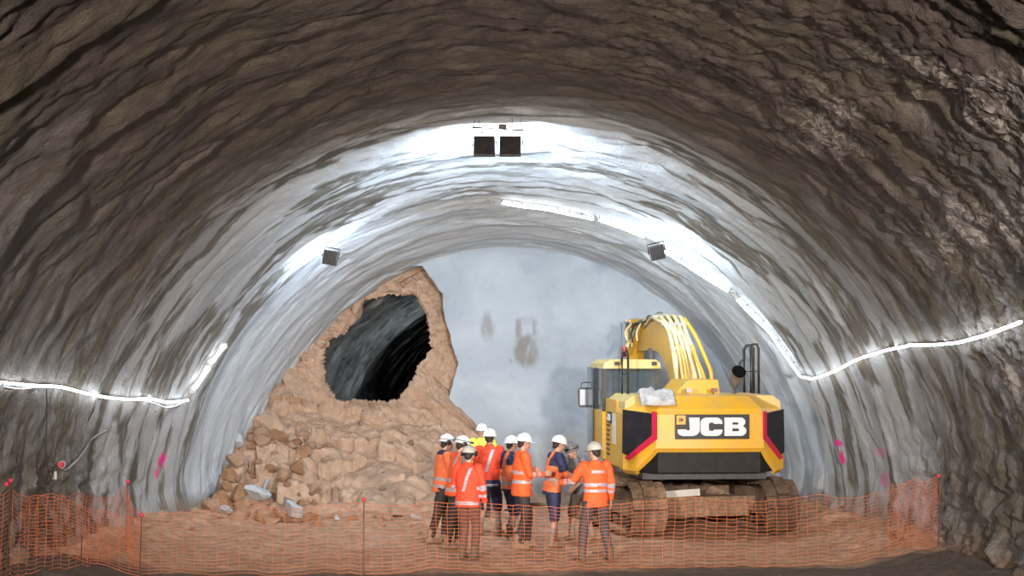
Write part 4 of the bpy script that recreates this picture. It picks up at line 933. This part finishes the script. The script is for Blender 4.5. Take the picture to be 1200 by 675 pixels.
        limb(bm, [Mh @ Vector((-.030 * k, .004, -.020 * k)), Mh @ Vector((-.056 * k, .014 * k, .012 * k)), Mh @ Vector((-.052 * k, .026 * k, .042 * k))], [.012 * k, .0105 * k, .009 * k], 8)
    me = remesh(bm, .0078, 1); me.materials.append(SKIN); link('body', me, root)
    for s_ in (-1, 1):
        bm = bmesh.new(); ell(bm, (s_ * .033, .084, .008), (.012, .006, .007), HM, 8); build('eye', bm, PM['black'], root, smooth=True)
    bm = bmesh.new(); ell(bm, (0, .0975, -.058), (.019, .004, .0035), HM, 8); build('mouth', bm, simple_mouth, root, smooth=True)
    # ---- hair under the helmet
    bm = bmesh.new(); ell(bm, (0, -.022, .032), (.083, .088, .078), HM); ell(bm, (0, -.056, -.02), (.064, .045, .055), HM)
    me = remesh(bm, .012, 1, lambda c: .004 * fbm(c[:, 0] * 60, c[:, 1] * 60, c[:, 2] * 30, 2)); me.materials.append(HAIRM); link('hair', me, root)
    # ---- jacket
    b_ = bulk; bm = bmesh.new()
    tor(bm, [(-.13, .182 * b_, .13 * b_, 0), (-.10, .195 * b_, .142 * b_, 0), (.02, .19 * b_, .14 * b_, .005), (.16, .182 * b_, .135 * b_, .01), (.32, .20 * b_, .138 * b_, .005), (.44, .19, .12, 0), (.51, .125, .088, 0), (.555, .078, .072, .0), (.58, .072, .068, .0)])
    for i in (0, 1):
        w_ = hd[i] - (hd[i] - el[i]) * .06
        if sleeves == 'long': limb(bm, [sh[i] + (neck - sh[i]) * .12, sh[i].lerp(el[i], .3), el[i], w_], [.082 * k, .075 * k, .064 * k, .047 * k])
        elif sleeves == 'short': limb(bm, [sh[i] + (neck - sh[i]) * .12, sh[i].lerp(el[i], .3), sh[i].lerp(el[i], .85)], [.078 * k, .070 * k, .062 * k])
        else: limb(bm, [sh[i] + (neck - sh[i]) * .15, sh[i].lerp(el[i], .12)], [.080 * k, .072 * k])
    sd = px * .37
    wr = lambda c: .013 * fbm(c[:, 0] * 9 + sd, c[:, 1] * 9, c[:, 2] * 14, 3)
    me = remesh(bm, .0135, 3, wr); 
    mats = list(dict.fromkeys(['band'] + [jacket['base'], jacket.get('second', jacket['base']), jacket.get('sleeve', jacket['base'])]))
    for m_ in mats: me.materials.append(PM[m_])
    n = len(me.polygons); ctr = np.zeros(n * 3); me.polygons.foreach_get('center', ctr); ctr = ctr.reshape(-1, 3)
    Ti = np.array(T.inverted()); tl = (ctr @ Ti[:3, :3].T + Ti[:3, 3]) / k
    def segd(a, b):
        a, b = np.array(a), np.array(b); ab = b - a; t_ = np.clip(((ctr - a) @ ab) / (ab @ ab), 0, 1.1); return np.linalg.norm(ctr - a - t_[:, None] * ab, axis=1), t_
    idx = np.full(n, mats.index(jacket['base'])); arm = np.full(n, -1.0); 
    for i in (0, 1):
        d1, t1 = segd(sh[i], el[i]); d2, t2 = segd(el[i], hd[i])
        isarm = (np.minimum(d1, d2) < .095 * k) & ((np.abs(tl[:, 0]) > .165 * build_) | (np.minimum(d1, d2) < .07 * k) & ((d2 < d1) | (t1 > .4)))
        tt = np.where(d1 < d2, t1 * .52, .52 + t2 * .48); arm = np.where(isarm, tt, arm)
    zt = tl[:, 2]; xt = tl[:, 0] / build_; yt = tl[:, 1]; torso = arm < 0
    ib = mats.index('band')
    if jacket.get('second'):
        i2 = mats.index(jacket['second']); z2 = jacket.get('second_zone', 'shoulder')
        if z2 == 'shoulder': idx[(torso & (zt > .34) & (np.abs(xt) > .06)) | ((arm >= 0) & (arm < .42))] = i2
        if z2 in ('hem', 'shoulder'): idx[torso & (zt < -.045 + (.03 if z2 == 'hem' else -.03))] = i2
        if z2 == 'collar': idx[torso & (zt > .50)] = i2
    if jacket.get('sleeve'): idx[arm >= 0] = mats.index(jacket['sleeve'])
    for z_ in jacket.get('bands', ()): idx[torso & (np.abs(zt - z_) < .024)] = ib
    for a_ in jacket.get('arm_bands', ()): idx[(arm >= 0) & (np.abs(arm - a_) < .045)] = ib
    if jacket.get('braces'): idx[torso & (np.abs(np.abs(xt) - .095) < .022) & (zt > .10)] = ib
    if jacket.get('diag'): idx[torso & (np.abs(xt - .02 - (zt - .25) * .28) < .024) & (yt < 0) & (zt > .12) & (zt < .5)] = ib
    if jacket.get('patch'): idx[torso & (np.abs(xt) < .10) & (np.abs(zt - .40) < .022) & (yt < 0)] = ib
    me.polygons.foreach_set('material_index', idx.astype(np.int32)); link('jacket' if sleeves == 'long' else ('vest' if vest else 'shirt'), me, root)
    if vest:                                                                # undershirt sleeves showing from the vest
        bm = bmesh.new()
        for i in (0, 1): limb(bm, [sh[i], sh[i].lerp(el[i], .5), el[i], el[i].lerp(hd[i], .85)], [.070 * k, .066 * k, .058 * k, .042 * k])
        tor(bm, [(.3, .17, .10, 0), (.5, .12, .08, 0), (.57, .07, .065, 0)])
        me = remesh(bm, .0135, 2, wr); me.materials.append(PM[vest]); me.materials.append(PM['band'])
        n = len(me.polygons); ctr = np.zeros(n * 3); me.polygons.foreach_get('center', ctr); ctr = ctr.reshape(-1, 3); ix = np.zeros(n, int)
        for i in (0, 1):
            d1, t1 = segd(sh[i], el[i]); ix[(d1 < .09 * k) & (np.abs(t1 - .62) < .10)] = 1
        me.polygons.foreach_set('material_index', ix.astype(np.int32)); link('shirt', me, root)
    # ---- trousers or shorts
    bm = bmesh.new(); cut_ = .12 if shorts else .93
    rings(bm, [[Vector((rx * k * build_ * math.cos(a_), ry * k * math.sin(a_), z * k)) for a_ in [2 * PI * i / 22 for i in range(22)]] for z, rx, ry in ((.84, .155, .11), (.92, .178, .125), (1.0, .17, .12), (1.03, .16, .11))])
    for i in (0, 1):
        e = knee[i].lerp(ank[i], cut_)
        if shorts: limb(bm, [hips[i] - Vector((0, 0, .02)), hips[i].lerp(knee[i], .5), e], [.105 * k, .100 * k, .086 * k])
        else: limb(bm, [hips[i] - Vector((0, 0, .02)), hips[i].lerp(knee[i], .5), knee[i], knee[i].lerp(ank[i], .5), e], [.102 * k, .094 * k, .076 * k, .068 * k, .062 * k])
    me = remesh(bm, .0145, 3, lambda c: .012 * fbm(c[:, 0] * 8 + sd, c[:, 1] * 8, c[:, 2] * 12, 3)); me.materials.append(PM[legs]); link('shorts' if shorts else 'trousers', me, root)
    for i in (0, 1):
        if shorts:
            bm = bmesh.new(); limb(bm, [knee[i].lerp(ank[i], .55), ank[i]], [.054 * k, .050 * k]); me = remesh(bm, .012, 1); me.materials.append(PM['sock_grey']); link('sock', me, root)
        a = ank[i]; to = math.radians((-9 if i else 9)); fd = Vector((math.sin(-to), math.cos(to), 0)); bm = bmesh.new()
        c0 = Vector((a.x, a.y, 0))
        limb(bm, [c0 - fd * .045 * k + Vector((0, 0, .050)), c0 + fd * .08 * k + Vector((0, 0, .048)), c0 + fd * .165 * k + Vector((0, 0, .042))], [.046 * k, .050 * k, .041 * k])
        limb(bm, [a + Vector((0, 0, -.03)), a + Vector((0, 0, .10))], [.056 * k, .058 * k])
        for v in bm.verts: v.co.z = max(v.co.z, .004)
        me = remesh(bm, .011, 1); me.materials.append(PM[boots]); link('boot', me, root)
    # ---- helmet
    bm = bmesh.new(); dome = []
    for z_, r_ in ((.030, 1.0), (.05, .99), (.08, .95), (.105, .86), (.128, .70), (.143, .48), (.150, .25), (.152, .06)):
        dome.append([HM @ Vector((.113 * r_ * math.cos(a_), -.004 + .132 * r_ * math.sin(a_), z_ + .012)) for a_ in [2 * PI * i / 28 for i in range(28)]])
    rings(bm, dome)
    rim = []
    for z_, e_ in ((.040, 0), (.036, .014), (.030, .016), (.030, 0)):
        rim.append([HM @ Vector(((.113 + e_) * math.cos(a_), -.004 + (.132 + e_ + (.045 * max(0, math.sin(a_)) ** 3 if e_ else 0)) * math.sin(a_), z_ + .008 - (.012 * max(0, math.sin(a_)) ** 3 if e_ else 0))) for a_ in [2 * PI * i / 28 for i in range(28)]])
    rings(bm, rim)
    tube(bm, [HM @ Vector((0, .10 * math.sin(t_) * 1.18, .042 + .122 * math.cos(t_))) for t_ in np.linspace(-1.2, 1.2, 12)], .010 * k, 6)
    hm_ = build('helmet', bm, PM[helmet], root, smooth=True, auto=45)
    if muffs:
        for s_ in (-1, 1):
            bm = bmesh.new(); Mm = HM @ Matrix.Translation((s_ * .118, -.012, .03)) @ Matrix.Rotation(PI / 2, 4, 'Y'); c = [Mm @ Vector((0, 0, z_)) for z_ in (-.022, -.015, .016, .024)]
            tube(bm, c, [.030 * k, .042 * k, .042 * k, .028 * k], 14); build('ear_muff', bm, PM['black'], hm_, smooth=True, auto=50)
    if lamp:
        bm = bmesh.new(); box(bm, (0, .155, .085), (.05, .035, .036), HM); build('head_lamp', bm, PM['black'], hm_, bevel=.004)
        bm = bmesh.new(); tube(bm, [HM @ Vector((.120 * math.cos(a_), -.004 + .139 * math.sin(a_), .082)) for a_ in np.linspace(0, 2 * PI, 25)], .007, 6); build('lamp_strap', bm, PM['black'], hm_)
    return root
simple_mouth = simple('lips', (.30, .10, .09), .5)
DN = (0.12, .05, -1); DNl = (-.12, .05, -1)
hang = lambda s_: ((s_ * .22, .0, -1), (s_ * .05, .30, -1))
fold = lambda s_: ((s_ * .25, .10, -1), (-s_ * .9, .9, .25))
front = lambda s_: ((s_ * .15, .25, -1), (-s_ * .25, 1, .05))
OR2 = dict(base='orange_fabric', bands=(.10, .24), arm_bands=(.62, .80))
# left cluster
person(517, 26.9, 1.78, -70, 'person in orange vest at the far left of the group, half hidden', dict(base='soft_orange_fabric', bands=(-.02, .10), second='navy_fabric', second_zone='collar'), 'dark_trouser_fabric', ((-.14, .10), (.14, -.22)), (hang(-1), front(1)), lean=6, head=(0, 5), lamp=True, muffs=True, boots='muddy_boot')
person(533, 26.0, 1.80, -62, 'person in orange vest over grey shirt, white helmet with black ear muffs', dict(base='orange_fabric', bands=(-.03, .12), braces=True), 'dark_trouser_fabric', ((-.12, .12), (.13, -.20)), (front(-1), front(1)), lean=9, head=(-6, 10), sleeves='none', vest='grey_fabric', lamp=True, muffs=True, boots='muddy_boot')
person(548, 24.62, 1.72, -24, 'person in bright red jacket nearest the net, dusty helmet, back turned', dict(base='red_orange_fabric', bands=(-.06,), diag=True, arm_bands=(.55, .8)), 'rust_trousers', ((-.10, .03), (.13, -.03)), (fold(-1), hang(1)), helmet='helmet_grey', lean=3, muffs=True, head=(0, 6), bulk=1.08)
person(565, 31.5, 1.80, 176, 'person in yellow high visibility jacket standing furthest back, facing the camera', dict(base='yellow_fabric', second='navy_fabric', second_zone='hem', bands=(.1, .25)), 'navy_fabric', ((-.1, 0), (.1, .02)), (hang(-1), hang(1)))
person(573, 27.9, 1.82, -14, 'person in red-orange jacket with navy hem and slanting back stripe, dark shorts', dict(base='red_orange_fabric', second='navy_fabric', second_zone='hem', bands=(-.10,), diag=True), 'navy_fabric', ((-.15, -.02), (.16, .05)), (front(-1), fold(1)), shorts=True, lean=2, boots='muddy_boot')
person(598, 27.5, 1.72, -60, 'person with navy and orange jacket half hidden behind the man in orange', dict(base='soft_orange_fabric', second='navy_fabric', bands=(.02,), arm_bands=(.75,)), 'navy_fabric', ((-.12, .05), (.13, -.08)), (hang(-1), front(1)), shorts=True)
person(611, 26.05, 1.84, -76, 'tall person in plain orange jacket with two pale bands, dark trousers, facing right', OR2, 'dark_trouser_fabric', ((-.13, .12), (.13, -.10)), (fold(-1), front(1)), lean=1, head=(0, 6), bulk=1.12, boots='muddy_boot')
# right cluster
person(647, 26.5, 1.80, -72, 'person in orange jacket with navy shoulders and knee-length shorts, facing right', dict(base='soft_orange_fabric', second='navy_fabric', bands=(.12,), arm_bands=(.62, .8)), 'navy_fabric', ((-.24, .12), (.26, -.10)), (((-.2, .3, -1), (.2, 1, -.35)), ((.1, .5, -1), (-.1, 1, -.25))), shorts=True, lean=7, head=(0, 12), boots='muddy_boot', bulk=1.05)
person(683, 27.35, 1.74, 138, 'person in grey t-shirt and dark helmet bending over behind the outstretched hands', dict(base='grey_fabric'), 'brown_trouser_fabric', ((-.16, -.05), (.18, .08)), (((-.2, .5, -1), (.3, 1, -.2)), ((.2, .5, -1), (-.3, 1, -.2))), helmet='helmet_dark', sleeves='short', shorts=True, lean=24, head=(10, 8), boots='muddy_boot', lamp=True)
person(698, 24.38, 1.79, 20, 'person in orange jacket with two bands and grey trousers, back turned beside the excavator', dict(base='orange_fabric', bands=(.12, .21), arm_bands=(.55, .72), patch=True), 'grey_trouser_fabric', ((-.22, .02), (.22, -.02)), (((-.55, .5, -1), (-.55, 1, -.1)), hang(1)), helmet='helmet_grey', lean=2, head=(25, 6), boots='boot_leather')
